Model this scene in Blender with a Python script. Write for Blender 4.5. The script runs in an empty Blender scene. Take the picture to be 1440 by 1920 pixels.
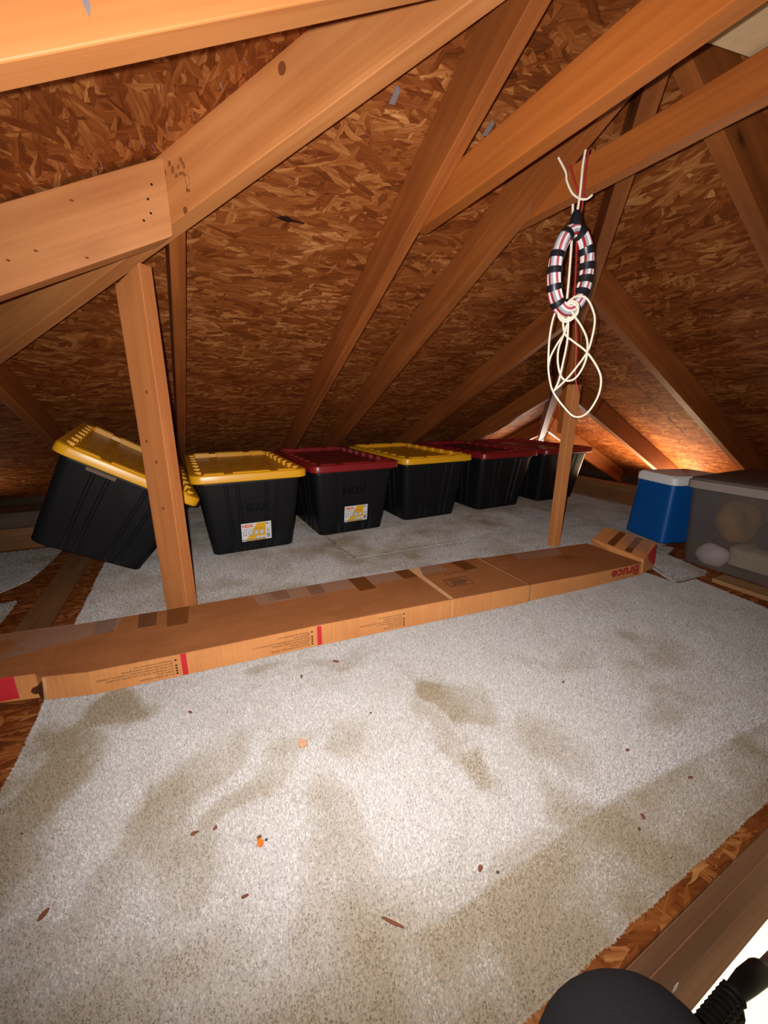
import bpy, bmesh, math, random
import numpy as np
from mathutils import Vector, Matrix

SC = bpy.context.scene
COL = SC.collection
rng = random.Random(7)
nrng = np.random.default_rng(11)

# ------------------------------------------------------------------ camera
CAM = Vector((0.0, 0.0, 0.64))
R_ = Vector((0.89580, -0.44439, 0.00750))
U_ = Vector((0.11292, 0.24388, 0.96321))
F_ = Vector((0.42987, 0.86200, -0.26865))
cd = bpy.data.cameras.new('camera')
cam = bpy.data.objects.new('camera', cd)
COL.objects.link(cam)
mw = Matrix((R_, U_, -F_)).transposed().to_4x4()
mw.translation = CAM
cam.matrix_world = mw
cd.sensor_fit = 'HORIZONTAL'
cd.sensor_width = 36.0
cd.lens = 725.42 / 1440 * 36.0
cd.clip_start = 0.02
SC.camera = cam

# ------------------------------------------------------------------ world, lamps, exposure
w = bpy.data.worlds.new('dim_fill')
SC.world = w
w.use_nodes = True
w.node_tree.nodes['Background'].inputs[0].default_value = (1.0, 0.86, 0.70, 1)
w.node_tree.nodes['Background'].inputs[1].default_value = 0.13  # weak even fill, added; enters where the attic is left unbuilt


def lamp(name, kind, loc, power, color=(1, 1, 1), size=0.02, target=None, spot=None, blend=0.5):
    d = bpy.data.lights.new(name, kind)
    d.energy = power
    d.color = color
    if kind == 'AREA':
        d.shape = 'RECTANGLE'
        d.size, d.size_y = size
    else:
        d.shadow_soft_size = size
    if kind == 'SPOT':
        d.spot_size = spot
        d.spot_blend = blend
    o = bpy.data.objects.new(name, d)
    COL.objects.link(o)
    o.location = loc
    if target is not None:
        o.rotation_euler = (Vector(target) - Vector(loc)).to_track_quat('-Z', 'Y').to_euler()
    return o


# the phone's own flash, a couple of centimetres from its lens
lamp('phone_flash', 'SPOT', CAM + R_ * -0.022 + U_ * 0.016, 74, (1.0, 0.97, 0.95), 0.006,
     CAM + F_ * 1.0 + U_ * 0.12, math.radians(150), 1.0)
# ceiling lamp of the room under the hatch
lamp('room_lamp', 'POINT', (2.2, 1.2, -0.95), 85, (1.0, 0.95, 0.84), 0.10)
# daylight coming in through the soffit gap along the right-hand eave
lamp('soffit_daylight', 'AREA', (3.08, 1.80, -0.085), 34, (1.0, 0.72, 0.42), (0.30, 1.9), (2.95, 1.80, 0.5))
lamp('soffit_daylight', 'AREA', (3.02, 2.78, -0.085), 11, (1.0, 0.88, 0.74), (0.22, 0.45), (2.75, 2.45, 0.4))
lamp('soffit_daylight', 'AREA', (-1.5, 3.05, -0.085), 1.6, (1.0, 0.85, 0.65), (0.7, 0.15), (-1.2, 2.9, 0.5))

SC.view_settings.view_transform = 'Standard'
SC.view_settings.look = 'None'
SC.view_settings.gamma = 1.0
SC.view_settings.use_curve_mapping = False
SC.view_settings.exposure = 0.22

# ------------------------------------------------------------------ helpers


class MB:
    def __init__(s):
        s.v, s.f = [], []

    def add(s, vs, fs):
        b = len(s.v)
        s.v += [tuple(x) for x in vs]
        s.f += [tuple(i + b for i in f) for f in fs]
        return s

    def box(s, x0, x1, y0, y1, z0, z1, m=None):
        vs = [Vector((x, y, z)) for z in (z0, z1) for y in (y0, y1) for x in (x0, x1)]
        if m is not None:
            vs = [m @ q for q in vs]
        return s.add(vs, [(0, 2, 3, 1), (4, 5, 7, 6), (0, 1, 5, 4), (2, 6, 7, 3), (0, 4, 6, 2), (1, 3, 7, 5)])

    def loft(s, rings, cap0=True, cap1=True, closed=True):
        n = len(rings[0])
        b = len(s.v)
        for r in rings:
            s.v += [tuple(x) for x in r]
        for k in range(len(rings) - 1):
            for i in range(n if closed else n - 1):
                j = (i + 1) % n
                s.f.append((b + k * n + i, b + k * n + j, b + (k + 1) * n + j, b + (k + 1) * n + i))
        if cap0:
            s.f.append(tuple(b + i for i in reversed(range(n))))
        if cap1:
            o = b + (len(rings) - 1) * n
            s.f.append(tuple(o + i for i in range(n)))
        return s

    def tube(s, pts, r, n=8, closed=False, rad=None):
        pts = [Vector(p) for p in pts]
        m = len(pts)
        rings = []
        nrm = None
        for i, p in enumerate(pts):
            a = pts[i - 1] if (i > 0 or closed) else p
            c = pts[(i + 1) % m] if (i < m - 1 or closed) else p
            t = (c - a).normalized()
            if nrm is None:
                nrm = t.orthogonal().normalized()
            nrm = (nrm - t * nrm.dot(t)).normalized()
            bn = t.cross(nrm)
            rr = rad[i] if rad else r
            rings.append([p + nrm * (rr * math.cos(2 * math.pi * k / n)) + bn * (rr * math.sin(2 * math.pi * k / n)) for k in range(n)])
        if closed:
            rings.append(rings[0])
        return s.loft(rings, not closed, not closed)

    def prism(s, poly, off):
        n = len(poly)
        off = Vector(off)
        b = len(s.v)
        s.v += [tuple(Vector(p)) for p in poly] + [tuple(Vector(p) + off) for p in poly]
        s.f.append(tuple(b + i for i in reversed(range(n))))
        s.f.append(tuple(b + n + i for i in range(n)))
        for i in range(n):
            j = (i + 1) % n
            s.f.append((b + i, b + j, b + n + j, b + n + i))
        return s

    def build(s, name, mat, parent=None, smooth=None, bevel=0.0, segs=2):
        me = bpy.data.meshes.new(name)
        me.from_pydata(s.v, [], s.f)
        bm = bmesh.new()
        bm.from_mesh(me)
        bmesh.ops.recalc_face_normals(bm, faces=bm.faces[:])
        bm.to_mesh(me)
        bm.free()
        me.materials.append(mat)
        if smooth is not None:
            me.polygons.foreach_set('use_smooth', [True] * len(me.polygons))
            try:
                me.set_sharp_from_angle(angle=math.radians(smooth))
            except Exception:
                pass
        o = bpy.data.objects.new(name, me)
        COL.objects.link(o)
        if parent is not None:
            o.parent = parent
        if bevel:
            md = o.modifiers.new('soft_edges', 'BEVEL')
            md.width = bevel
            md.segments = segs
            md.limit_method = 'ANGLE'
            md.angle_limit = math.radians(35)
        return o


def tag(o, label=None, cat=None, group=None, kind=None):
    if label:
        o['label'] = label
    if cat:
        o['category'] = cat
    if group:
        o['group'] = group
    if kind:
        o['kind'] = kind
    return o


def empty(name, loc=(0, 0, 0), rot=(0, 0, 0), **kw):
    o = bpy.data.objects.new(name, None)
    COL.objects.link(o)
    o.location = loc
    o.rotation_euler = rot
    o.empty_display_size = 0.05
    return tag(o, **kw)


def copy_tree(src, parent=None):
    c = src.copy()
    COL.objects.link(c)
    c.parent = parent
    for ch in list(src.children):
        copy_tree(ch, c)
    return c


def spline(pts, sub=8, closed=False):
    p = [Vector(q) for q in pts]
    n = len(p)
    out = []
    for i in range(n if closed else n - 1):
        if closed:
            a, b, c, d = p[i - 1], p[i], p[(i + 1) % n], p[(i + 2) % n]
        else:
            a, b, c, d = p[max(i - 1, 0)], p[i], p[i + 1], p[min(i + 2, n - 1)]
        for k in range(sub):
            t = k / sub
            out.append(0.5 * ((2 * b) + (c - a) * t + (2 * a - 5 * b + 4 * c - d) * t * t + (3 * b - a - 3 * c + d) * t ** 3))
    if not closed:
        out.append(p[-1])
    return out


def text_mesh(name, s, size, mat, matrix, parent=None, extrude=0.0, align='LEFT', sx=1.0, bold=0.0):
    cu = bpy.data.curves.new(name, 'FONT')
    cu.body = s
    cu.size = size
    cu.align_x = align
    cu.extrude = extrude
    cu.offset = bold
    cu.resolution_u = 2
    o = bpy.data.objects.new(name, cu)
    COL.objects.link(o)
    dg = bpy.context.evaluated_depsgraph_get()
    me = bpy.data.meshes.new_from_object(o.evaluated_get(dg))
    bpy.data.objects.remove(o)
    bpy.data.curves.remove(cu)
    me.name = name
    me.transform(matrix @ Matrix.Diagonal((sx, 1, 1, 1)))
    me.materials.clear()
    me.materials.append(mat)
    r = bpy.data.objects.new(name, me)
    COL.objects.link(r)
    if parent is not None:
        r.parent = parent
    return r


def frame(o, x, y, z):
    m = Matrix((Vector(x), Vector(y), Vector(z))).transposed().to_4x4()
    m.translation = Vector(o)
    return m


# ------------------------------------------------------------------ materials
class NT:
    def __init__(s, name):
        s.m = bpy.data.materials.new(name)
        s.m.use_nodes = True
        s.t = s.m.node_tree
        s.b = s.t.nodes['Principled BSDF']
        s.out = s.t.nodes['Material Output']

    def n(s, typ, **kw):
        o = s.t.nodes.new('ShaderNode' + typ)
        for k, v in kw.items():
            if k.startswith('i_'):
                o.inputs[k[2:].replace('_', ' ')].default_value = v
            else:
                setattr(o, k, v)
        return o

    def l(s, a, b):
        s.t.links.new(a, b)

    def math(s, op, a, b=None, c=None, clamp=False):
        o = s.n('Math', operation=op, use_clamp=clamp)
        for i, x in enumerate((a, b, c)):
            if x is None:
                continue
            if isinstance(x, (int, float)):
                o.inputs[i].default_value = x
            else:
                s.l(x, o.inputs[i])
        return o.outputs[0]

    def mix(s, fac, a, b, mode='MIX'):
        o = s.n('MixRGB', blend_type=mode)
        for i, x in enumerate((fac, a, b)):
            if isinstance(x, (int, float)):
                o.inputs[i].default_value = x
            elif isinstance(x, tuple):
                o.inputs[i].default_value = x if len(x) == 4 else x + (1,)
            else:
                s.l(x, o.inputs[i])
        return o.outputs[0]

    def ramp(s, fac, stops):
        o = s.n('ValToRGB')
        e = o.color_ramp.elements
        while len(e) < len(stops):
            e.new(0.5)
        for k, (p, c) in enumerate(stops):
            e[k].position = p
            e[k].color = c + (1,) if len(c) == 3 else c
        s.l(fac, o.inputs[0])
        return o.outputs[0]

    def coords(s, scale, rot=(0, 0, 0), rnd=10.0, kind='Object'):
        tc = s.n('TexCoord')
        v = tc.outputs[kind]
        if rnd:
            oi = s.n('ObjectInfo')
            m = s.n('Vector' + 'Math', operation='SCALE')
            m.inputs[0].default_value = (1.0, 0.73, 0.41)
            sc = s.math('MULTIPLY', oi.outputs['Random'], rnd)
            s.l(sc, m.inputs['Scale'])
            a = s.n('VectorMath', operation='ADD')
            s.l(v, a.inputs[0])
            s.l(m.outputs[0], a.inputs[1])
            v = a.outputs[0]
        mp = s.n('Mapping')
        mp.inputs['Scale'].default_value = scale
        mp.inputs['Rotation'].default_value = rot
        s.l(v, mp.inputs['Vector'])
        return mp.outputs[0]

    def noise(s, vec, scale=1.0, detail=3.0, rough=0.55, dist=0.0):
        o = s.n('TexNoise')
        o.inputs['Scale'].default_value = scale
        o.inputs['Detail'].default_value = detail
        o.inputs['Roughness'].default_value = rough
        o.inputs['Distortion'].default_value = dist
        s.l(vec, o.inputs['Vector'])
        return o.outputs['Fac']

    def bump(s, h, strength=0.3, dist=0.002):
        o = s.n('Bump')
        o.inputs['Strength'].default_value = strength
        o.inputs['Distance'].default_value = dist
        s.l(h, o.inputs['Height'])
        s.l(o.outputs[0], s.b.inputs['Normal'])

    def fin(s, color=None, rough=0.6, spec=0.3, metal=0.0):
        if color is not None:
            if isinstance(color, tuple):
                s.b.inputs['Base Color'].default_value = color + (1,)
            else:
                s.l(color, s.b.inputs['Base Color'])
        if isinstance(rough, (int, float)):
            s.b.inputs['Roughness'].default_value = rough
        else:
            s.l(rough, s.b.inputs['Roughness'])
        s.b.inputs['Specular IOR Level'].default_value = spec
        s.b.inputs['Metallic'].default_value = metal
        return s.m


def wood(name, light, dark, knots=0.72, rough=0.55, spec=0.35):
    t = NT(name)
    fine = t.noise(t.coords((1.5, 42, 42)), 1.0, 4, 0.6, 0.3)
    band = t.noise(t.coords((0.9, 9, 9)), 1.0, 3, 0.5, 1.2)
    blot = t.noise(t.coords((3, 5, 5)), 1.0, 2)
    f = t.math('ADD', t.math('MULTIPLY', fine, 0.45), t.math('MULTIPLY', band, 0.4))
    f = t.math('ADD', f, t.math('MULTIPLY', blot, 0.3))
    mid = tuple((a + b) / 2 for a, b in zip(light, dark))
    c = t.ramp(f, [(0.40, dark), (0.56, mid), (0.70, light)])
    vo = t.n('TexVoronoi', feature='F1')
    vo.inputs['Scale'].default_value = 1.0
    t.l(t.coords((4.2, 9, 9)), vo.inputs['Vector'])
    sep = t.n('SeparateColor')
    t.l(vo.outputs['Color'], sep.inputs[0])
    pick = t.math('GREATER_THAN', sep.outputs[0], knots)
    wob = t.math('ADD', vo.outputs['Distance'], t.math('MULTIPLY', fine, 0.06))
    k = t.math('MULTIPLY', t.math('SUBTRACT', 1.0, t.math('MULTIPLY', t.math('SUBTRACT', wob, 0.09), 14.0), None, True), pick, None, True)
    halo = t.math('MULTIPLY', t.math('SUBTRACT', 1.0, t.math('MULTIPLY', t.math('SUBTRACT', wob, 0.05), 4.0), None, True), pick, None, True)
    c = t.mix(t.math('MULTIPLY', halo, 0.35), c, tuple(x * 0.55 for x in dark))
    c = t.mix(t.math('MULTIPLY', k, 0.8), c, tuple(x * 0.22 for x in dark))
    oi = t.n('ObjectInfo')
    hs = t.n('HueSaturation')
    t.l(c, hs.inputs['Color'])
    t.l(t.math('ADD', 0.88, t.math('MULTIPLY', oi.outputs['Random'], 0.24)), hs.inputs['Value'])
    t.bump(fine, 0.25, 0.0015)
    return t.fin(hs.outputs[0], rough, spec)


def osb(name, gain=1.0, flake=1.0):
    t = NT(name)
    tone = None
    best = None
    for th, ln, wd in ((0.06, 15, 82), (-0.30, 18, 74), (0.42, 17, 70), (1.25, 22, 60), (0.16, 8, 34)):
        vo = t.n('TexVoronoi', feature='F1', voronoi_dimensions='2D')
        vo.inputs['Scale'].default_value = 1.0
        tc = t.coords((1, 1, 1), (0, 0, 0), 30)
        mp = t.n('Mapping')
        mp.inputs['Rotation'].default_value = (0, 0, th)
        t.l(tc, mp.inputs['Vector'])
        mp2 = t.n('Mapping')
        mp2.inputs['Scale'].default_value = (ln * flake, wd * flake, 1)
        t.l(mp.outputs[0], mp2.inputs['Vector'])
        # ragged flake edges
        nz = t.n('TexNoise')
        nz.inputs['Scale'].default_value = 24
        nz.inputs['Detail'].default_value = 2
        t.l(mp.outputs[0], nz.inputs['Vector'])
        ad = t.n('VectorMath', operation='MULTIPLY_ADD')
        t.l(nz.outputs['Color'], ad.inputs[0])
        ad.inputs[1].default_value = (0.7, 1.3, 0)
        t.l(mp2.outputs[0], ad.inputs[2])
        t.l(ad.outputs[0], vo.inputs['Vector'])
        sep = t.n('SeparateColor')
        t.l(vo.outputs['Color'], sep.inputs[0])
        pr = sep.outputs[0] if abs(th) < 0.5 and ln > 10 else t.math('MULTIPLY', sep.outputs[0], 0.93)
        grain = t.n('TexNoise')
        grain.inputs['Scale'].default_value = 1.0
        grain.inputs['Detail'].default_value = 2
        mp3 = t.n('Mapping')
        mp3.inputs['Scale'].default_value = (16, 230, 1)
        t.l(mp.outputs[0], mp3.inputs['Vector'])
        t.l(mp3.outputs[0], grain.inputs['Vector'])
        v = t.math('ADD', t.math('MULTIPLY', sep.outputs[1], 0.52), t.math('MULTIPLY', grain.outputs['Fac'], 0.6))
        if best is None:
            best, tone = pr, v
        else:
            g = t.math('GREATER_THAN', pr, best)
            mx = t.n('Mix', data_type='FLOAT')
            t.l(g, mx.inputs[0])
            t.l(tone, mx.inputs[2])
            t.l(v, mx.inputs[3])
            tone = mx.outputs[0]
            best = t.math('MAXIMUM', pr, best)
    big = t.noise(t.coords((2.2, 5, 1), rnd=30), 1.0, 3)
    tone2 = t.math('ADD', tone, t.math('MULTIPLY', t.math('SUBTRACT', big, 0.5), 0.5))
    g = gain
    c = t.ramp(tone2, [(0.08, (0.075 * g, 0.017 * g, 0.003 * g)), (0.40, (0.20 * g, 0.050 * g, 0.010 * g)),
                       (0.66, (0.30 * g, 0.088 * g, 0.020 * g)), (0.88, (0.50 * g, 0.20 * g, 0.060 * g)), (1.0, (0.68 * g, 0.36 * g, 0.15 * g))])
    t.bump(t.math('ADD', best, t.math('MULTIPLY', tone, 0.5)), 0.5, 0.0025)
    return t.fin(c, 0.72, 0.10)


def plain(name, col, rough=0.5, spec=0.4, metal=0.0, nscale=60, var=0.18, bump=0.0, bd=0.001):
    t = NT(name)
    n = t.noise(t.coords((nscale, nscale, nscale)), 1.0, 3)
    c = t.mix(n, tuple(min(1, x * (1 + var)) for x in col), tuple(x * (1 - var) for x in col))
    if bump:
        t.bump(n, bump, bd)
    return t.fin(c, rough, spec, metal)


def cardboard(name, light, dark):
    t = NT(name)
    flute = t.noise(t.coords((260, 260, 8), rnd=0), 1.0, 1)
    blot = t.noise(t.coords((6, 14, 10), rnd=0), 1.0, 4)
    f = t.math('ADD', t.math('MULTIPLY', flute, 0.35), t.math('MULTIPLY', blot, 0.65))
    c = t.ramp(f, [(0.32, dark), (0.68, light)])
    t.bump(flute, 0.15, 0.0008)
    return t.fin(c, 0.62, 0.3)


def carpet_mat(name, tuft=False):
    t = NT(name)
    at = t.n('Attribute', attribute_name='wear')  # beige mask: stains, worn patches and the straight-edged band
    n = t.noise(t.coords((420, 420, 420), rnd=0), 1.0, 2)
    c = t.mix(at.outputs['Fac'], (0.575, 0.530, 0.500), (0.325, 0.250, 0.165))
    if tuft:
        v = t.n('Attribute', attribute_name='shade')
        hs = t.n('HueSaturation')
        t.l(c, hs.inputs['Color'])
        t.l(v.outputs['Fac'], hs.inputs['Value'])
        c = hs.outputs[0]
        ge = t.n('NewGeometry')
        sc_ = t.n('VectorMath', operation='SCALE')
        t.l(ge.outputs['Normal'], sc_.inputs[0])
        sc_.inputs['Scale'].default_value = 0.20
        ad = t.n('VectorMath', operation='ADD')
        t.l(sc_.outputs[0], ad.inputs[0])
        ad.inputs[1].default_value = (0, 0, 0.80)
        no = t.n('VectorMath', operation='NORMALIZE')
        t.l(ad.outputs[0], no.inputs[0])
        t.l(no.outputs[0], t.b.inputs['Normal'])
    else:
        c = t.mix(n, c, t.mix(0.6, c, (0.30, 0.26, 0.22)))
        t.bump(n, 0.6, 0.004)
    return t.fin(c, 0.85, 0.15)


M = {}
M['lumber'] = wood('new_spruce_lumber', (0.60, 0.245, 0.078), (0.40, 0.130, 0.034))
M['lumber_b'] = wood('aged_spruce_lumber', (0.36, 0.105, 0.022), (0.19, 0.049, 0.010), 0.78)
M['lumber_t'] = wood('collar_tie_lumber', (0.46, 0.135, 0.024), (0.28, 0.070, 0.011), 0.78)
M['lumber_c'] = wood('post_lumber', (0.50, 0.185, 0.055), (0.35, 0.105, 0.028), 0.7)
M['lath'] = plain('whitewashed_lath', (0.72, 0.60, 0.50), 0.6, 0.3)
M['sill'] = wood('dusty_brown_board', (0.22, 0.10, 0.035), (0.13, 0.05, 0.016), 0.8, 0.7)
M['oldboard'] = wood('dark_old_board', (0.085, 0.055, 0.035), (0.05, 0.03, 0.018), 0.8, 0.75)
M['joist'] = wood('joist_lumber', (0.56, 0.25, 0.125), (0.40, 0.16, 0.075), 0.75, 0.8, 0.12)
M['osb'] = osb('roof_osb')
M['deck'] = osb('deck_osb', 0.78, 1.5)
M['carpet'] = carpet_mat('cream_carpet_backing')
M['tuft'] = carpet_mat('cream_carpet_pile', True)
M['black_plastic'] = plain('black_plastic', (0.0085, 0.0085, 0.0095), 0.38, 0.45, 0, 300, 0.2, 0.12, 0.0006)
M['emboss'] = plain('embossed_black_plastic', (0.003, 0.003, 0.0035), 0.6, 0.2)
M['yellow_lid'] = plain('yellow_plastic', (0.83, 0.395, 0.012), 0.33, 0.5, 0, 30, 0.05)
M['red_lid'] = plain('dark_red_plastic', (0.235, 0.012, 0.014), 0.33, 0.5, 0, 30, 0.06)


def lid_panel_mat(name, col, dk):
    t = NT(name)
    vo = t.n('TexVoronoi', feature='DISTANCE_TO_EDGE')
    vo.inputs['Scale'].default_value = 1.0
    t.l(t.coords((22, 75, 10), rnd=0), vo.inputs['Vector'])
    e = t.math('MULTIPLY', vo.outputs['Distance'], 4.0, None, True)
    t.bump(e, 0.9, 0.004)
    return t.fin(t.mix(e, dk, col), 0.35, 0.5)


M['yellow_panel'] = lid_panel_mat('yellow_lid_waffle', (0.74, 0.34, 0.012), (0.5, 0.2, 0.008))
M['red_panel'] = lid_panel_mat('red_lid_waffle', (0.21, 0.012, 0.013), (0.12, 0.008, 0.008))
M['blue'] = plain('cooler_blue_plastic', (0.002, 0.085, 0.33), 0.42, 0.45, 0, 220, 0.12, 0.3, 0.0008)
M['cooler_white'] = plain('cooler_white_plastic', (0.84, 0.84, 0.82), 0.45, 0.4, 0, 100, 0.04)
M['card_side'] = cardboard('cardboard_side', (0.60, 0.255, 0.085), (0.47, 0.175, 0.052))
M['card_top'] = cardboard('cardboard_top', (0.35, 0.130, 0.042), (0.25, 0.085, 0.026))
M['ink'] = plain('black_print', (0.05, 0.02, 0.012), 0.7, 0.2)
M['red_ink'] = plain('red_print', (0.50, 0.022, 0.03), 0.6, 0.3)
M['brown_ink_red'] = plain('brick_red_print', (0.36, 0.03, 0.018), 0.65, 0.2)
M['hole'] = plain('torn_hole_dark', (0.09, 0.03, 0.012), 0.9, 0.1)
M['crease'] = plain('creased_cardboard', (0.62, 0.33, 0.15), 0.7, 0.2)


def tape_mat(name, col, alpha):
    t = NT(name)
    n = t.noise(t.coords((30, 60, 30)), 1.0, 3)
    t.bump(n, 0.4, 0.002)
    t.b.inputs['Alpha'].default_value = alpha
    return t.fin(col, 0.16, 0.6)


M['tape_brown'] = tape_mat('brown_packing_tape', (0.17, 0.055, 0.014), 0.86)
M['tape_clear'] = tape_mat('clear_packing_tape', (0.50, 0.32, 0.23), 0.24)
M['wire_white'] = plain('white_cable_jacket', (0.80, 0.70, 0.55), 0.45, 0.4, 0, 20, 0.04)
M['wire_red'] = plain('red_cable_jacket', (0.33, 0.018, 0.022), 0.45, 0.4)
M['wire_pink'] = plain('faded_red_cable', (0.52, 0.09, 0.12), 0.45, 0.4)
M['wire_grey'] = plain('grey_cable', (0.38, 0.40, 0.44), 0.45, 0.4)
M['wire_bright'] = plain('bright_white_cable', (0.82, 0.80, 0.78), 0.4, 0.4)
M['e_tape'] = plain('black_electrical_tape', (0.012, 0.012, 0.016), 0.35, 0.5)
M['steel'] = plain('grey_steel_rod', (0.30, 0.29, 0.27), 0.4, 0.5, 0.7)
M['dark_steel'] = plain('oiled_dark_steel', (0.014, 0.012, 0.010), 0.6, 0.25, 0.1)
M['nail'] = plain('nail_steel', (0.62, 0.60, 0.60), 0.35, 0.5, 0.8)
M['trousers'] = plain('charcoal_trouser_cloth', (0.021, 0.020, 0.023), 0.9, 0.15, 0, 600, 0.35, 0.5, 0.001)
M['skin'] = plain('skin', (0.50, 0.28, 0.19), 0.6, 0.3)
M['shoe'] = plain('black_shoe', (0.02, 0.02, 0.02), 0.5, 0.4)
M['plaster'] = plain('cream_paint', (0.86, 0.83, 0.70), 0.8, 0.2, 0, 3, 0.03)
M['vinyl'] = plain('cream_floor', (0.88, 0.85, 0.72), 0.6, 0.3, 0, 4, 0.06)
M['insul'] = plain('grey_insulation', (0.20, 0.14, 0.09), 0.95, 0.05, 0, 25, 0.4, 0.8, 0.02)
M['label_white'] = plain('sticker_white', (0.78, 0.76, 0.74), 0.5, 0.3, 0, 10, 0.02)
M['label_yellow'] = plain('sticker_yellow', (0.85, 0.45, 0.02), 0.5, 0.3, 0, 10, 0.03)
M['label_orange'] = plain('sticker_orange', (0.80, 0.13, 0.04), 0.5, 0.3, 0, 10, 0.02)
M['label_grey'] = plain('sticker_grey', (0.42, 0.41, 0.40), 0.5, 0.3)
M['label_black'] = plain('sticker_black', (0.05, 0.05, 0.05), 0.5, 0.3)
M['paint_blue'] = plain('blue_grey_paint', (0.21, 0.175, 0.18), 0.7, 0.2)
M['void'] = plain('dark_knot_hole', (0.025, 0.008, 0.004), 0.9, 0.1)
M['stamp'] = plain('faded_stamp_ink', (0.27, 0.085, 0.022), 0.8, 0.1)
M['knot'] = plain('brown_knot', (0.20, 0.06, 0.016), 0.7, 0.2, 0, 300, 0.4)
M['tan_bag'] = plain('tan_rumpled_paper', (0.34, 0.20, 0.085), 0.8, 0.2, 0, 40, 0.35, 0.6, 0.006)
M['navy'] = plain('navy_cloth', (0.035, 0.035, 0.06), 0.9, 0.1, 0, 60, 0.3, 0.4, 0.003)
M['lilac'] = plain('white_plastic_bag', (0.66, 0.60, 0.66), 0.5, 0.3, 0, 30, 0.08, 0.4, 0.004)
M['cream'] = plain('cream_blanket', (0.50, 0.44, 0.34), 0.85, 0.1, 0, 60, 0.15, 0.4, 0.003)
M['dark_cloth'] = plain('dark_brown_cloth', (0.055, 0.026, 0.015), 0.9, 0.1, 0, 40, 0.3, 0.5, 0.004)
M['pale_board'] = plain('pale_fibreboard', (0.62, 0.44, 0.25), 0.8, 0.2, 0, 80, 0.14)
M['tan_board'] = wood('tan_plank', (0.34, 0.19, 0.08), (0.26, 0.13, 0.05), 0.85, 0.7)
M['chip_wood'] = plain('wood_chip', (0.52, 0.29, 0.17), 0.7, 0.2, 0, 200, 0.45)
M['chip_orange'] = plain('orange_plastic', (0.85, 0.16, 0.02), 0.4, 0.4)
M['chip_brown'] = plain('dry_leaf_brown', (0.17, 0.06, 0.03), 0.8, 0.2)


def frosted(name):
    t = NT(name)
    n = t.noise(t.coords((9, 9, 9), rnd=0), 1.0, 3)
    d = t.n('BsdfDiffuse')
    d.inputs['Color'].default_value = (0.30, 0.255, 0.22, 1)
    tr = t.n('BsdfTransparent')
    tr.inputs['Color'].default_value = (0.92, 0.90, 0.88, 1)
    g = t.n('BsdfGlossy')
    g.inputs['Roughness'].default_value = 0.35
    m1 = t.n('MixShader')
    t.l(t.math('ADD', 0.07, t.math('MULTIPLY', n, 0.16)), m1.inputs[0])
    t.l(tr.outputs[0], m1.inputs[1])
    t.l(d.outputs[0], m1.inputs[2])
    m2 = t.n('MixShader')
    m2.inputs[0].default_value = 0.03
    t.l(m1.outputs[0], m2.inputs[1])
    t.l(g.outputs[0], m2.inputs[2])
    t.l(m2.outputs[0], t.out.inputs['Surface'])
    return t.m


M['frost'] = frosted('frosted_clear_plastic')
M['frost_lid'] = plain('smoky_tote_lid', (0.125, 0.095, 0.08), 0.5, 0.35, 0, 12, 0.12)
M['frost_rim'] = plain('pale_tote_rim', (0.29, 0.245, 0.21), 0.5, 0.35, 0, 30, 0.08)

# ------------------------------------------------------------------ roof geometry constants
S = 0.4873            # slope (about 6 in 12)
CS = 1 / math.sqrt(1 + S * S)
Y0, XR, XL = 3.336, 3.62, 2.066    # where each rafter-underside plane meets z = 0
DH = 0.14             # plumb depth of a rafter
HC, HD = 1.21, 0.30   # left hip runs on x+y = HC, right hip on x-y = HD


def clip(poly, a, b, c):
    """keep a*x+b*y <= c"""
    out = []
    n = len(poly)
    for i in range(n):
        p, q = poly[i], poly[(i + 1) % n]
        dp, dq = a * p[0] + b * p[1] - c, a * q[0] + b * q[1] - c
        if dp <= 0:
            out.append(p)
        if (dp < 0 < dq) or (dq < 0 < dp):
            k = dp / (dp - dq)
            out.append((p[0] + (q[0] - p[0]) * k, p[1] + (q[1] - p[1]) * k))
    return out


def roof_slope(name, origin, ex, uphill, poly, mat):
    """poly in local coords: u along the eave, v up the slope"""
    ex = Vector(ex)
    ey = Vector((uphill[0] * CS, uphill[1] * CS, S * CS))
    ez = ex.cross(ey)
    if ez.z < 0:
        ez = -ez
        ex = ex
    root = empty(name)
    tag(root, kind='structure')
    SH, SW, G = 1.2192, 2.4384, 0.0016
    us = [p[0] for p in poly]
    vs = [p[1] for p in poly]
    row = 0
    v = min(vs)
    while v < max(vs):
        u = min(us) - (SW / 2 if row % 2 else 0.35)
        while u < max(us):
            q = clip(poly, 1, 0, u + SW - G)
            q = clip(q, -1, 0, -(u + G)) if q else q
            q = clip(q, 0, 1, v + SH - G) if q else q
            q = clip(q, 0, -1, -(v + G)) if q else q
            if len(q) >= 3:
                ctr = Vector((u + SW / 2, v + SH / 2, 0))
                mb = MB().prism([Vector((a - ctr.x, b - ctr.y, 0)) for a, b in q], (0, 0, 0.0115))
                o = mb.build('sheathing_panel', mat, root)
                m = frame(Vector(origin) + ex * ctr.x + ey * ctr.y, ex, ey, ex.cross(ey))
                if ex.cross(ey).z < 0:
                    m = frame(Vector(origin) + ex * ctr.x + ey * ctr.y, -ex, ey, (-ex).cross(ey))
                    for vert in o.data.vertices:
                        vert.co.x = -vert.co.x
                    o.data.flip_normals()
                o.matrix_local = m
            u += SW
        v += SH
        row += 1
    return root


e0 = 3.78            # eave line of the sheathing
zB = S * (Y0 - e0) + DH
L = lambda dy: dy / CS
# back slope: u = x, v up from y = e0
yp = (HC - HD) / 2   # peak
xp = HC - yp
roof_slope('ceiling', (0, e0, zB), (1, 0, 0), (0, -1), [(HC - e0, 0), (HD + e0, 0), (xp, L(e0 - yp))], M['osb'])
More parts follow.
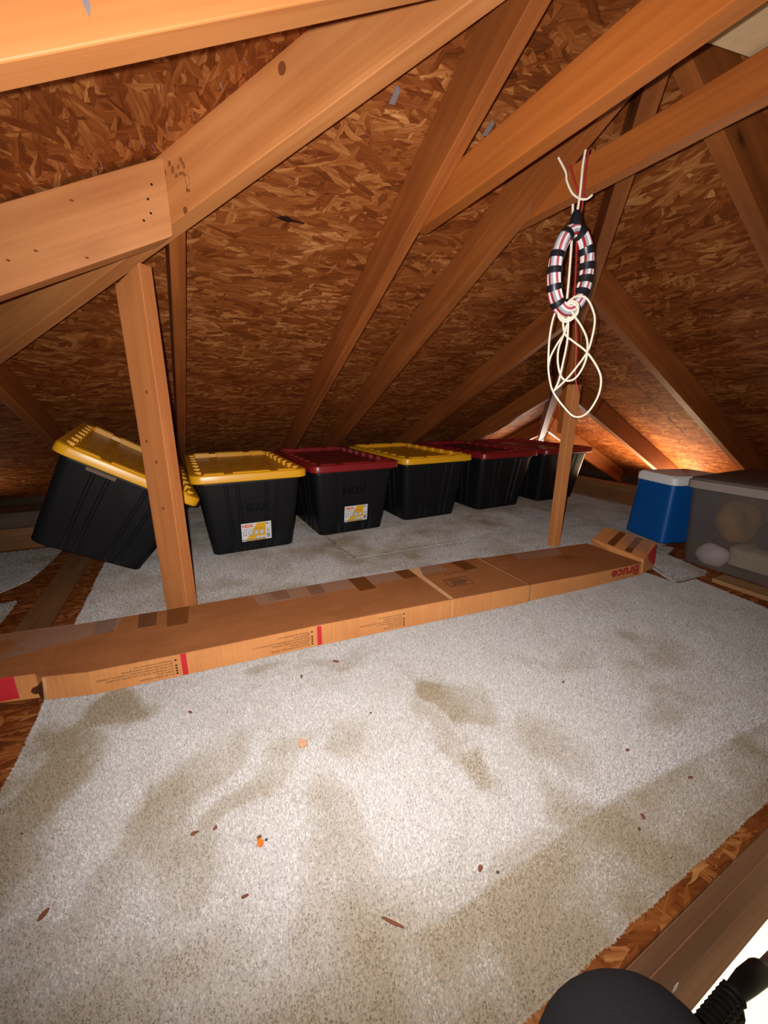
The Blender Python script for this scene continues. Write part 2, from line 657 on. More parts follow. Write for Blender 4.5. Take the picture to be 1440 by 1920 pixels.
# left slope: u = y, eave at x = HC - e0
xe = HC - e0
zL = S * (xe + XL) + DH + 0.022
roof_slope('ceiling', (xe, 0, zL), (0, 1, 0), (1, 0), [(-2.2, 0), (e0, 0), (yp, L(xp - xe)), (-2.2, L(xp - xe))], M['osb'])
xe2 = HD + e0
zR = S * (XR - xe2) + DH
roof_slope('ceiling', (xe2, 0, zR), (0, 1, 0), (-1, 0), [(-2.2, 0), (e0, 0), (yp, L(xe2 - xp)), (-2.2, L(xe2 - xp))], M['osb'])
back_roof = bpy.data.objects['ceiling']
left_roof = bpy.data.objects['ceiling.001']

# marks and nails on the sheathing
nB = Vector((0, S, 1)).normalized()


def on_back(x, y, off=-0.0006):
    return Vector((x, y, S * (Y0 - y) + DH)) + nB * off


def decal(name, pts, mat, parent, off):
    return MB().prism(pts, off).build(name, mat, parent)


ex, ey = Vector((1, 0, 0)), Vector((0, -CS, S * CS))
c = on_back(0.325, 1.275)
decal('knot_hole', [c + ex * a + ey * b for a, b in ((-.035, .0), (-.02, .008), (-.004, .010), (.008, .004), (.045, .001), (.046, -.003), (.010, -.004), (.0, -.009), (-.018, -.006))], M['void'], back_roof, nB * -0.0006)
for (x, y) in ((0.494, 0.955), (0.754, 0.948)):
    c = on_back(x, y)
    decal('paint_mark', [c + ex * a + ey * b for a, b in ((-.006, -.018), (.008, -.016), (.009, .012), (-.003, .02))], M['paint_blue'], back_roof, nB * -0.0006)
nL = Vector((-S, 0, 1)).normalized()
for (x, y) in ((-.16, 1.12), (-.02, 1.10), (.0, 1.12), (-.10, 1.13), (.03, 1.07), (.08, 1.05), (.13, 0.98), (.17, 0.93), (-.22, 1.1), (0.2, 0.86)):
    p = Vector((x, y, S * (x + XL) + DH + 0.021))
    d = (-nL + Vector((rng.uniform(-.25, .25), rng.uniform(-.3, .1), 0))).normalized()
    MB().tube([p, p + d * 0.012], 0.0009, 5).build('nail', M['nail'], left_roof)
for (x, y) in ((.78, 1.5), (.83, 2.2), (1.2, 2.45), (1.32, 1.9), (.35, 1.7)):
    p = on_back(x, y)
    MB().tube([p, p - nB * 0.02 + Vector((rng.uniform(-.005, .005), -.004, 0))], 0.0012, 5).build('nail', M['nail'], back_roof)

# ------------------------------------------------------------------ timbers


def timber(name, label, A, B, width, h, mat, cat='beam', up=(0, 0, 1), endA=None, endB=None, group=None, bevel=0.0022):
    """bar whose underside centre line runs A->B; end planes are (point, normal)"""
    A, B = Vector(A), Vector(B)
    x = (B - A).normalized()
    y = Vector(up).cross(x).normalized()
    z = x.cross(y)
    mid = (A + B) / 2
    vs = []
    for (pt, pl) in ((A, endA), (B, endB)):
        for sy, sz in ((-1, 0), (1, 0), (1, 1), (-1, 1)):
            p = pt + y * (sy * width / 2) + z * (sz * h)
            if pl:
                q, n = Vector(pl[0]), Vector(pl[1])
                p = p + x * ((q - p).dot(n) / x.dot(n))
            p = p - mid
            vs.append((p.dot(x), p.dot(y), p.dot(z)))
    mb = MB().add(vs, [(0, 3, 2, 1), (4, 5, 6, 7), (0, 1, 5, 4), (1, 2, 6, 5), (2, 3, 7, 6), (3, 0, 4, 7)])
    o = mb.build(name, mat, None, None, bevel, 2)
    o.matrix_world = frame(mid, x, y, z)
    return tag(o, label, cat, group)


PER = DH * CS - 0.003


def back_rafter(x0, ytop, hip, label, mat, skew=0.0):
    xc = x0 - 0.019
    return timber('rafter', label, (xc + skew, 3.50, S * (Y0 - 3.50)), (xc, ytop, S * (Y0 - ytop)), 0.038, PER, mat,
                  endA=((0, 3.50, 0), (0, 1, 0)), endB=hip)


hipL = ((HC + 0.028, 0, 0), (1, 1, 0))
hipR = ((HD + -0.030, 0, 0), (1, -1, 0))
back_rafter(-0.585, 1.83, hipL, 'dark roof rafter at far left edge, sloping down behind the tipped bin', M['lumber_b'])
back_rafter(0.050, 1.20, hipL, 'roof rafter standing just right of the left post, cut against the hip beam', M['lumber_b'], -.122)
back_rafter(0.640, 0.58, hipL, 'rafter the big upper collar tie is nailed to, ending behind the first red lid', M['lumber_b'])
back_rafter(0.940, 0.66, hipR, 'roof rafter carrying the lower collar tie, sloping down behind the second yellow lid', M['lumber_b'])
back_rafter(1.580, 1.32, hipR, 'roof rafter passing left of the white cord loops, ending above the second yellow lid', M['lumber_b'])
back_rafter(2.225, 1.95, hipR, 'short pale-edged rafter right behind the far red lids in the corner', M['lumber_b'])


def right_rafter(y0, xtop, label, mat):
    yc = y0 + 0.019
    return timber('rafter', label, (3.85, yc, S * (XR - 3.85)), (xtop, yc, S * (XR - xtop)), 0.038, PER, mat,
                  endA=((3.85, 0, 0), (1, 0, 0)), endB=((HD + 0.03, 0, 0), (1, -1, 0)))


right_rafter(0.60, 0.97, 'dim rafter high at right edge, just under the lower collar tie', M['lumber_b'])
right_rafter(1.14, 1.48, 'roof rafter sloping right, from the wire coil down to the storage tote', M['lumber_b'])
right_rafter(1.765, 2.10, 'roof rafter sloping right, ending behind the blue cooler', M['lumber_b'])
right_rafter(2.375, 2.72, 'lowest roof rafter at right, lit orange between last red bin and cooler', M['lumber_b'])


def left_rafter(y0, xtop, label):
    yc = y0 + 0.019
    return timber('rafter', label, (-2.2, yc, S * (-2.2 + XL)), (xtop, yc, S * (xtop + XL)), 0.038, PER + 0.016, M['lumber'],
                  endA=((-2.2, 0, 0), (1, 0, 0)), endB=((HC - 0.030, 0, 0), (1, 1, 0)))


left_rafter(1.160, 0.02, 'bright rafter at upper left, nailed end-on to the hip beam above the left post')
left_rafter(0.580, 0.60, 'brightest rafter crossing the top left corner of the photo')
# hips
timber('hip_rafter', 'broad bright hip beam rising from the left post to the top of the photo', (-2.35, HC + 2.35, 1.018 - 0.505 * 2.35 + 0.02), (0.72, HC - 0.72, 1.018 + 0.505 * 0.72),
       0.042, 0.152, M['lumber'], endA=((-2.35, 0, 0), (1, 0, 0)), endB=((0.725, 0, 0), (1, 0, 0)))
timber('hip_rafter', 'dim hip beam at right, dropping behind the wire coil to the far corner', (3.60, 3.60 - HD, 1.18 - 0.53 * 2.4), (0.80, 0.80 - HD, 1.18 + 0.53 * 0.4),
       0.042, 0.165, M['lumber_b'], endA=((3.6, 0, 0), (1, 0, 0)), endB=((0.79, 0, 0), (1, 0, 0)))
# collar ties
timber('collar_tie', 'big upper collar tie running from the middle rafter to the top right corner', (0.660, 1.10, 1.110), (0.660, -1.6, 1.098), 0.038, 0.085, M['lumber_t'])
timber('collar_tie', 'lower collar tie the wire coil hangs in front of, at right', (0.961, 1.05, 1.152), (0.961, -1.6, 1.147), 0.038, 0.072, M['lumber_t'])
# post under left hip, pole at right
timber('post', 'upright stud post at left standing behind the long cardboard box', (-0.08, 1.264, 0.0), (-0.08, 1.264, 0.945), 0.089, 0.038, M['lumber_c'], 'post',
       up=(1, 1, 0), endB=((-0.08, 1.264, 0.945), (-.36, .36, 1))).location += Vector((-0.0134, -0.0134, 0))
timber('pole', 'slim tan stud pole at right standing on the carpet beside the box end', (1.497, 1.210, 0.0), (1.497, 1.210, 0.725), 0.040, 0.040, M['lumber'], 'post', up=(-.15, -1, 0))
timber('stud', 'reddish upper stud behind the white cord loops, continuing the slim pole', (1.520, 1.255, 0.52), (1.520, 1.255, 0.985), 0.040, 0.040, M['lumber_b'], 'post', up=(-.15, -1, 0))

# boards at the edges of the deck
timber('edge_board', 'brown board along the floor edge behind the blue cooler', (2.62, 2.9, -0.012), (2.62, -0.3, -0.012), 0.038, 0.137, M['sill'], 'board')
timber('edge_board', 'brown board lying on the floor at far left under the tipped bin', (-1.8, 2.20, 0.0), (-0.545, 2.20, 0.0), 0.045, 0.098, M['sill'], 'board')
timber('edge_board', 'dark grey board stacked on top of the brown one at far left', (-1.8, 2.215, 0.0985), (-0.50, 2.215, 0.0985), 0.06, 0.069, M['oldboard'], 'board')
back_rafter(2.86, 2.62, hipR, 'tiny rafter in the far corner behind the last red lid', M['lumber_b'])
# pale board lying over the collar ties
timber('pale_board', 'pale board scrap lying across both collar ties near the right edge', (0.845, 0.475, 1.2285), (1.25, 0.40, 1.2285), 0.075, 0.010, M['pale_board'], 'board', bevel=0.001)

# print and paint on the bright timbers
hipo = bpy.data.objects['hip_rafter']
dH = Vector((1, -1, 0)).normalized()
nH = Vector((-1, -1, 0)).normalized()


def child_world(o, parent):
    o.parent = parent
    o.matrix_parent_inverse = parent.matrix_world.inverted()
    return o


bpy.context.view_layer.update()
g = MB()
for (px, pz, a, b) in ((.045, 1.155, .004, .005), (.05, 1.142, .004, .007), (.056, 1.13, .004, .004), (.068, 1.157, .004, .004), (.071, 1.150, .004, .003), (.073, 1.143, .003, .004),
                       (.062, 1.145, .003, .004), (.066, 1.132, .007, .003), (.072, 1.128, .003, .003), (.076, 1.098, .006, .003), (.074, 1.101, .002, .004)):
    cc = Vector((px, HC - px, pz)) + nH * 0.0213
    g.prism([cc + dH * (s * a) + Vector((0, 0, t * b)) for s, t in ((-1, -1), (1, -.8), (.9, 1), (-.8, 1))], nH * 0.0003)
tag(child_world(g.build('grade_stamp', M['stamp']), hipo), kind='stuff')
g = MB()
cc = Vector((.0765, HC - .0765, 1.117)) + nH * 0.0213
ring = [cc + dH * (.006 * math.cos(t)) + Vector((0, 0, .010 * math.sin(t))) for t in np.linspace(0, 2 * math.pi, 18)]
g.tube(ring[:-1], 0.0006, 4, True)
child_world(g.build('stamp_ring', M['stamp']), hipo)
for (px, pz, r) in ((.256, 1.262, .009), (.032, 1.140, .006), (.066, 1.062, .006)):
    cc = Vector((px, HC - px, pz)) + nH * 0.0212
    g = MB().prism([cc + dH * (r * math.cos(t)) + Vector((0, 0, 1.25 * r * math.sin(t))) for t in np.linspace(0, 2 * math.pi, 15)[:-1]], nH * 0.0003)
    child_world(g.build('knot', M['knot']), hipo)
p1 = bpy.data.objects['rafter.010']
b1 = bpy.data.objects['rafter.011']
for (px, pz) in ((-.011, 1.111), (-.022, 1.081), (-.02, 1.054), (-.036, 1.037)):
    cc = Vector((px, 1.1598, pz))
    g = MB().prism([cc + Vector((.0026 * math.cos(t), 0, .0026 * math.sin(t))) for t in np.linspace(0, 2 * math.pi, 9)[:-1]], (0, -0.0004, 0))
    child_world(g.build('nail_head', M['void']), p1)
for (px, pz, r) in ((-.166, 1.05, .004), (-.244, .945, .004), (-.293, .92, .004), (-.156, .945, .004)):
    cc = Vector((px, 1.1598, pz))
    g = MB().prism([cc + Vector((r * math.cos(t), 0, .6 * r * math.sin(t))) for t in np.linspace(0, 2 * math.pi, 11)[:-1]], (0, -0.0003, 0))
    child_world(g.build('knot', M['knot']), p1)
cc = Vector((-.046, .5798, 1.02))
child_world(MB().prism([cc + Vector(q) for q in ((-.003, 0, .03), (.003, 0, .03), (.007, 0, -.004), (.005, 0, -.014), (.001, 0, -.004))], (0, -0.0003, 0)).build('paint_mark', M['paint_blue']), b1)
posto = bpy.data.objects['post']
for (pz, s) in ((.666, .3), (.536, -.6), (.479, .2), (.346, .2)):
    cc = Vector((-0.08, 1.264, pz)) + Vector((-1, -1, 0)).normalized() * 0.0192 + dH * (s * 0.03)
    g = MB().prism([cc + dH * (.004 * math.cos(t)) + Vector((0, 0, .0055 * math.sin(t))) for t in np.linspace(0, 2 * math.pi, 11)[:-1]], nH * 0.0003)
    child_world(g.build('knot', M['knot']), posto)

# ------------------------------------------------------------------ floor, hatch, room below
fl = empty('floor')
tag(fl, kind='structure')
for (x0, x1, y0, y1) in ((-2.3, -0.52, 0.14, 1.24), (-2.3, -0.52, 1.243, 2.9), (-0.517, 0.62, 0.14, 1.24), (0.623, 1.75, 0.14, 1.24), (1.753, 2.60, -0.5, 1.24),
                         (-0.517, 1.0, 1.243, 2.9), (1.003, 2.60, 1.243, 2.9), (1.503, 1.75, -0.5, 0.137), (-2.3, -0.2, -0.5, 0.137)):
    MB().box(x0, x1, y0, y1, -0.024, -0.012).build('deck_panel', M['deck'], fl, None, 0.0015, 1)
tag(MB().box(-2.6, 4.3, 2.9, 4.0, -0.13, -0.11).box(2.65, 4.3, -0.5, 2.9, -0.13, -0.11).box(-2.6, -2.3, -0.5, 2.9, -0.13, -0.11).build('floor', M['insul']), kind='structure')
fa = empty('trim_1')
tag(fa, kind='structure')
MB().box(-2.62, 4.12, 3.74, 3.78, -0.22, 0.02).build('fascia', M['oldboard'], fa)
MB().box(4.02, 4.06, -0.6, 3.74, -0.22, 0.02).build('fascia', M['oldboard'], fa)
MB().box(-2.60, -2.56, -0.6, 3.74, -0.22, 0.02).build('fascia', M['oldboard'], fa)
# framing of the hatch
timber('hatch_joist', 'upper joist face of the hatch opening just below the deck edge', (-0.2, 0.158, -0.118), (1.52, 0.158, -0.118), 0.036, 0.093, M['joist'], 'joist')
timber('hatch_joist', 'middle joist face of the hatch opening, under a dark seam', (-0.2, 0.158, -0.245), (1.52, 0.158, -0.245), 0.036, 0.122, M['joist'], 'joist')
timber('hatch_joist', 'lowest lighter trim board of the hatch opening beside the ladder spring', (-0.2, 0.156, -0.455), (1.52, 0.156, -0.455), 0.030, 0.206, M['joist'], 'joist')
tag(MB().box(0.585, 0.595, 0.1385, 0.1395, -0.252, -0.236).build('staple_scrap', M['label_white']), 'small white tape scrap stuck on the hatch framing', 'tape')
tag(MB().box(-3.2, 4.2, -3.2, 2.2, -2.50, -2.45).build('floor', M['vinyl']), kind='structure')
tag(MB().box(4.0, 4.1, -3.2, 2.2, -2.45, -0.46).build('wall_right', M['plaster']), kind='structure')
tag(MB().box(-3.2, 4.2, 2.1, 2.2, -2.45, -0.46).build('wall_back', M['plaster']), kind='structure')
tag(MB().box(-3.2, 4.2, 0.17, 2.2, -0.46, -0.44).box(1.53, 4.2, -3.2, 0.17, -0.46, -0.44).box(-3.2, -0.25, -3.2, 0.17, -0.46, -0.44).build('ceiling', M['plaster']), kind='structure')

# ------------------------------------------------------------------ carpets


def vnoise(x, y, seed, scale):
    r = np.random.default_rng(seed)
    g = r.random((64, 64))
    u, v = np.asarray(x) * scale, np.asarray(y) * scale
    iu, iv = np.floor(u).astype(int), np.floor(v).astype(int)
    fu, fv = u - iu, v - iv
    fu, fv = fu * fu * (3 - 2 * fu), fv * fv * (3 - 2 * fv)
    a, b = g[iu % 64, iv % 64], g[(iu + 1) % 64, iv % 64]
    c_, d = g[iu % 64, (iv + 1) % 64], g[(iu + 1) % 64, (iv + 1) % 64]
    return (a * (1 - fu) + b * fu) * (1 - fv) + (c_ * (1 - fu) + d * fu) * fv


def sm(e0_, e1, x):
    t = np.clip((x - e0_) / (e1 - e0_), 0, 1)
    return t * t * (3 - 2 * t)


BL = [(-.15, .57, .17, .035, .78, .65), (.02, .575, .14, .03, .3, .5), (-.25, .42, .16, .03, .75, .5), (-.31, .80, .07, .05, 0, .7), (-.285, .745, .050, .13, 0, 1.), (-.20, .865, .075, .05, 0, .9), (-.335, .60, .06, .12, 0, .8), (-.107, .515, .07, .07, .6, .7), (-.034, .66, .09, .03, .5, .55), (.118, .40, .045, .10, 0, .65),
      (.041, .275, .16, .06, 0, .8), (-.154, .36, .13, .07, 0, .75), (.479, .576, .036, .06, .5, .62), (.405, .444, .032, .036, 0, .75), (.405, .55, .03, .09, .1, .35),
      (.583, .21, .036, .028, 0, .7), (.354, .232, .10, .035, 0, .5), (.56, .40, .05, .06, .4, .35), (.50, .255, .04, .05, .3, .6), (.80, .56, .10, .05, 0, .35), (.88, .33, .10, .04, .2, .45), (1.05, .48, .12, .06, .3, .45), (.30, .83, .08, .03, 0, .3), (.1, .86, .06, .03, 0, .4), (.22, .60, .05, .06, 0, .3)]
STAIN = [(.352, .238, .014), (-.052, .517, .012), (-.034, .458, .007)]


def beige_front(x, y):
    n1 = vnoise(x + 3, y + 5, 1, 9) * .6 + vnoise(x + 3, y + 5, 2, 24) * .4
    n2 = vnoise(x + 9, y + 2, 3, 60)
    jx = x + (n1 - .5) * .11 + (n2 - .5) * .02
    jy = y + (vnoise(x + 7, y + 1, 4, 14) - .5) * .10 + (n2 - .5) * .012
    wv = np.zeros_like(x)
    for (cx, cy, rx, ry, a, s) in BL:
        ca, sa = math.cos(a), math.sin(a)
        dx, dy = jx - cx, jy - cy
        q = np.sqrt(((dx * ca + dy * sa) / rx) ** 2 + ((-dx * sa + dy * ca) / ry) ** 2)
        wv = np.maximum(wv, s * (1 - sm(.55, 1.5, q)))
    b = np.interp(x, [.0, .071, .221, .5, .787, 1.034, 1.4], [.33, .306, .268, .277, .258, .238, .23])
    wv = np.maximum(wv, (1 - sm(-.006, .006, y - b)) * sm(.05, .22, x) * (.62 + .4 * n1))  # beige band with a sharp, nearly straight edge on the hatch side
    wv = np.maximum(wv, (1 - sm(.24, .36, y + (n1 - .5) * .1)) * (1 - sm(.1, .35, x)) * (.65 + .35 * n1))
    return np.clip(wv * (.65 + .9 * n1) + (n1 - .5) * .45 + .06 + (n2 - .5) * .15, 0, 1)


def wear_back(x, y):
    n1 = vnoise(x + 13, y + 5, 21, 5) * .6 + vnoise(x + 3, y + 15, 22, 17) * .4
    return np.clip((n1 - .45) * 1.7 + .18, 0, 1)


def inside(px, py, poly):
    r = np.zeros(px.shape, bool)
    n = len(poly)
    for i in range(n):
        x1, y1 = poly[i]
        x2, y2 = poly[(i + 1) % n]
        cnd = ((y1 > py) != (y2 > py))
        xi = (x2 - x1) * (py - y1) / (y2 - y1 + 1e-12) + x1
        r ^= cnd & (px < xi)
    return r


def raw_mesh(name, co, faces_n, mat, attrs):
    """co (N,3); consecutive runs of faces_n verts make a face"""
    me = bpy.data.meshes.new(name)
    n = len(co)
    me.vertices.add(n)
    me.vertices.foreach_set('co', co.astype(np.float32).ravel())
    nf = n // faces_n
    me.loops.add(n)
    me.loops.foreach_set('vertex_index', np.arange(n, dtype=np.int32))
    me.polygons.add(nf)
    me.polygons.foreach_set('loop_start', np.arange(nf, dtype=np.int32) * faces_n)
    me.update(calc_edges=True)
    me.validate()
    for k, v in attrs.items():
        a = me.attributes.new(k, 'FLOAT', 'POINT')
        a.data.foreach_set('value', v.astype(np.float32))
    me.materials.append(mat)
    return me


def carpet(name, label, poly, ztop, thick, step, wear, blade=0.006, tone=1.0, hfun=None, zbase=None):
    """flat remnant: solid slab plus a pile of small tufts"""
    root = empty(name, (poly[0][0], poly[0][1], 0), label=label, cat='carpet')
    ox, oy = poly[0]
    # wobble outline
    out = []
    n = len(poly)
    for i in range(n):
        a, b = Vector(poly[i]), Vector(poly[(i + 1) % n])
        k = max(2, int((b - a).length / 0.03))
        nr = Vector((b.y - a.y, a.x - b.x)).normalized()
        for j in range(k):
            out.append((a + (b - a) * (j / k)) + nr * rng.uniform(-.0018, .0018))
    xs = [p[0] for p in poly]
    ys = [p[1] for p in poly]
    g = 0.02
    nx, ny = int((max(xs) - min(xs)) / g) + 2, int((max(ys) - min(ys)) / g) + 2
    zb = ztop - thick if zbase is None else zbase
    zs = ztop - blade * 0.75
    hf = hfun if hfun else (lambda x, y: np.zeros_like(x))
    # slab
    bm = bmesh.new()
    vs = [bm.verts.new((p[0] - ox, p[1] - oy, zs)) for p in out]
    f = bm.faces.new(vs)
    if f.normal.z < 0:
        f.normal_flip()
    for q in range(1, nx):
        gx = min(xs) + q * g * 4
        if gx < max(xs):
            bmesh.ops.bisect_plane(bm, geom=bm.verts[:] + bm.edges[:] + bm.faces[:], plane_co=(gx - ox, 0, 0), plane_no=(1, 0, 0))
    for q in range(1, ny):
        gy = min(ys) + q * g * 4
        if gy < max(ys):
            bmesh.ops.bisect_plane(bm, geom=bm.verts[:] + bm.edges[:] + bm.faces[:], plane_co=(0, gy - oy, 0), plane_no=(0, 1, 0))
    r = bmesh.ops.extrude_face_region(bm, geom=bm.faces[:])
    for v in r['geom']:
        if isinstance(v, bmesh.types.BMVert):
            v.co.z = zb
    bmesh.ops.recalc_face_normals(bm, faces=bm.faces[:])
    me = bpy.data.meshes.new('backing')
    bm.to_mesh(me)
    bm.free()
    co = np.zeros(len(me.vertices) * 3, np.float32)
    me.vertices.foreach_get('co', co)
    co = co.reshape(-1, 3)
    top = co[:, 2] > zb + 1e-5
    co[top, 2] += hf(co[top, 0] + ox, co[top, 1] + oy)
    me.vertices.foreach_set('co', co.ravel())
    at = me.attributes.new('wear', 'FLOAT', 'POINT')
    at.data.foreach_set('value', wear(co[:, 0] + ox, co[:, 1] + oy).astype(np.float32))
    me.materials.append(M['carpet'])
    o = bpy.data.objects.new('backing', me)
    COL.objects.link(o)
    o.parent = root
    # pile
    X, Y = np.meshgrid(np.arange(min(xs), max(xs), step), np.arange(min(ys), max(ys), step))
    X, Y = X.ravel(), Y.ravel()
    X = X + nrng.uniform(-.6, .6, X.shape) * step
    Y = Y + nrng.uniform(-.6, .6, Y.shape) * step
    k = inside(X, Y, [tuple(p) for p in out])
    X, Y = X[k], Y[k]
    n = len(X)
    ang = nrng.uniform(0, 2 * math.pi, n)
    lean = nrng.uniform(0, 2 * math.pi, n)
    hgt = blade * nrng.uniform(.7, 1.25, n)
    wd = step * nrng.uniform(.45, .75, n)
    Z = np.full(n, zs) + hf(X, Y)
    la = blade * nrng.uniform(.05, .6, n)
    ex_, ey_, el_ = [], [], []
    no_ = len(out)
    area = sum(out[i][0] * out[(i + 1) % no_][1] - out[(i + 1) % no_][0] * out[i][1] for i in range(no_))
    for i in range(no_):
        pa, pb = out[i], out[(i + 1) % no_]
        kk = max(1, int((pb - pa).length / (step * .35)))
        da = math.atan2(-(pb - pa).x, (pb - pa).y) + (math.pi if area < 0 else 0)
        for j_ in range(kk):
            q = pa + (pb - pa) * ((j_ + rng.random()) / kk)
            ex_.append(q.x)
            ey_.append(q.y)
            el_.append(da + rng.uniform(-.6, .6))
    ne = len(ex_)
    X, Y = np.concatenate([X, ex_]), np.concatenate([Y, ey_])
    ang = np.concatenate([ang, np.array(el_) + math.pi / 2])
    lean = np.concatenate([lean, -np.array(el_) * 0 + np.array(el_)])
    hgt = np.concatenate([hgt, nrng.uniform(-.6, .5, ne) * blade])
    wd = np.concatenate([wd, step * nrng.uniform(.4, .8, ne)])
    la = np.concatenate([la, blade * nrng.uniform(.5, 1.3, ne)])
    Z = np.concatenate([Z, np.full(ne, zs) + hf(np.array(ex_), np.array(ey_))])
    n = len(X)
    # each tuft is a little three-sided tapering lock of yarn
    bs = [np.stack([X - ox + np.cos(ang + k_ * 2.0944) * wd * 1.5, Y - oy + np.sin(ang + k_ * 2.0944) * wd * 1.5, Z - .0015], 1) for k_ in range(3)]
    tp = np.stack([X - ox + np.cos(lean) * la, Y - oy + np.sin(lean) * la, Z + hgt], 1)
    co = np.stack([bs[0], bs[1], tp, bs[1], bs[2], tp, bs[2], bs[0], tp], 1).reshape(-1, 3)
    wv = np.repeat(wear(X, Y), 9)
    shd = np.repeat(tone * nrng.uniform(.86, 1.14, n), 9) * np.tile([.84, .84, 1.08] * 3, n)
    me = raw_mesh('pile', co, 3, M['tuft'], {'wear': wv, 'shade': shd})
    p = bpy.data.objects.new('pile', me)
    COL.objects.link(p)
    p.parent = root
    tag(p, kind='stuff')
    return root


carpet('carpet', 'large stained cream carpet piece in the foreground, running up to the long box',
       [(-.357, .1655), (1.35, .158), (1.62, .30), (1.69, .69), (1.585, .70), (1.55, 1.112), (-.350, 1.112)], 0.0, 0.012, 0.0030, beige_front, 0.0045, 1.0)
carpet('carpet', 'wide cream carpet piece behind the long box, under the row of bins',
       [(-.368, 1.315), (-.2, 1.30), (-.2, 1.15), (1.56, 1.135), (1.60, .98), (2.58, .98), (2.58, 2.88), (-.372, 2.88)], 0.0, 0.012, 0.0046, wear_back, 0.005, 1.06)
ripple = lambda x, y: .006 * np.maximum(0, np.sin(8 * x + 9 * y)) * sm(1.1, 1.5, x) * sm(1.43, 1.5, y)
carpet('carpet', 'loose carpet remnant lying on the carpet in front of the second red bin',
       [(.575, 1.425), (1.20, 1.405), (1.548, 1.440), (1.64, 1.52), (1.66, 1.735), (.548, 1.720)], 0.017, 0.012, 0.0046, wear_back, 0.006, 1.12, ripple, 0.0035)
carpet('carpet', 'carpet remnant near the slim pole with its far end by the edge board',
       [(1.78, 1.44), (2.10, 1.32), (2.45, 1.30), (2.50, 1.82), (1.75, 1.80)], 0.013, 0.010, 0.0055, wear_back, 0.006, 1.0, None, 0.0035)
carpet('carpet', 'carpet scrap with a curled corner between box end, cooler and tote',
       [(1.64, .80), (1.60, .715), (1.79, .70), (1.84, .88), (1.96, .915), (1.92, .97), (1.70, .90)], 0.010, 0.010, 0.0055, wear_back, 0.006, .88, None, -0.010)
carpet('carpet', 'dim carpet piece at the far left edge, with a curved near edge',
       [(-1.7, 1.60), (-.92, 1.62), (-.66, 1.70), (-.600, 1.79), (-.575, 2.0), (-.575, 2.165), (-1.7, 2.165)], 0.0, 0.012, 0.0062, wear_back, 0.006, .8)
carpet('carpet', 'small greyish carpet corner at the left edge, nearest behind the box end',
       [(-1.3, 1.25), (-.575, 1.25), (-.580, 1.585), (-.85, 1.60), (-1.3, 1.585)], 0.0, 0.012, 0.0060, wear_back, 0.006, .8)
# bare boards
timber('plank', 'flat brown plank on the bare floor strip left of the rear carpet', (-0.475, 1.22, -0.0118), (-0.475, 2.05, -0.0118), 0.085, 0.012, M['sill'], 'board')
timber('plank', 'flat tan plank on the floor in front of the frosted tote', (1.775, 0.10, -0.0118), (1.785, 0.66, -0.0118), 0.085, 0.016, M['tan_board'], 'board')

# ------------------------------------------------------------------ storage bins
def rrect(w, l, r, grooves=0.0, rc=5):
    """counter-clockwise rounded rectangle with vertical grooves pressed into each side"""
    pts = []
    hw, hl = w / 2, l / 2
    sides = [((hw, -hl + r), (hw, hl - r), (-1, 0), l), ((hw - r, hl), (-hw + r, hl), (0, -1), w),
             ((-hw, hl - r), (-hw, -hl + r), (1, 0), l), ((-hw + r, -hl), (hw - r, -hl), (0, 1), w)]
    cen = [(hw - r, hl - r, 0), (-hw + r, hl - r, 90), (-hw + r, -hl + r, 180), (hw - r, -hl + r, 270)]
    for k, (a, b, nrm, ln) in enumerate(sides):
        a, b = Vector(a), Vector(b)
        L_ = (b - a).length
        fr = (.20, .33, .67, .80) if k in (1, 3) else (.14, .24, .42, .58, .76, .86)
        gw = .007
        pts.append((a.x, a.y))
        for f_ in fr:
            for d_, dep in ((-gw, 0), (-gw * .5, 1), (gw * .5, 1), (gw, 0)):
                q = a + (b - a) * f_ + (b - a).normalized() * d_ + Vector(nrm) * (dep * grooves)
                pts.append((q.x, q.y))
        pts.append((b.x, b.y))
        cx, cy, a0 = cen[k]
        for i in range(1, rc):
            t = math.radians(a0 + 90 * i / rc)
            pts.append((cx + r * math.cos(t), cy + r * math.sin(t)))
    return pts


LW, LL, BW, BLn, BH = 0.468, 0.765, 0.352, 0.60, 0.335
TPW, TPL = 0.425, 0.70


def bin_body(parent):
    rings = []
    for z, t, g_ in ((0.0, -.035, 0), (0.004, -.012, .001), (0.014, 0, .004), (0.10, .28, .0045), (.20, .58, .0045), (.318, .93, .004), (.319, 1.06, 0), (BH, 1.06, 0)):
        w_ = BW + (TPW - BW) * t
        l_ = BLn + (TPL - BLn) * t
        rings.append([(x, y, z) for x, y in rrect(w_, l_, .034, g_)])
    return MB().loft(rings).build('body', M['black_plastic'], parent, 40)


def bin_lid(parent, lidm, panm):
    R = lambda dw, z, r: [(x, y, z) for x, y in rrect(LW - dw, LL - dw, r)]
    mb = MB()
    mb.loft([R(.006, .330, .04), R(0, .332, .042), R(.0, .357, .042), R(.004, .362, .04), R(.014, .3645, .036),
             R(.060, .3645, .026), R(.066, .362, .024), R(.074, .343, .022)], True, False)
    # raised pads along the rim
    for sx in (-1, 1):
        for yy in (-.285, -.19, -.095, .0, .095, .19, .285):
            mb.box(sx * .199 - .012, sx * .199 + .012, yy - .019, yy + .019, .344, .3685)
    for sy in (-1, 1):
        for xx, hw in ((0, .075), (-.145, .038), (.145, .038)):
            mb.box(xx - hw, xx + hw, sy * .3645 - .008, sy * .3645 + .008, .364, .3690)
            mb.box(xx - hw * .94, xx + hw * .94, sy * .340 - .008, sy * .340 + .008, .344, .368)
    o = mb.build('lid', lidm, parent, 35, 0.0022, 2)
    MB().loft([R(.074, .3425, .022), R(.074, .3455, .022)], True, True).build('lid_panel', panm, o)
    return o


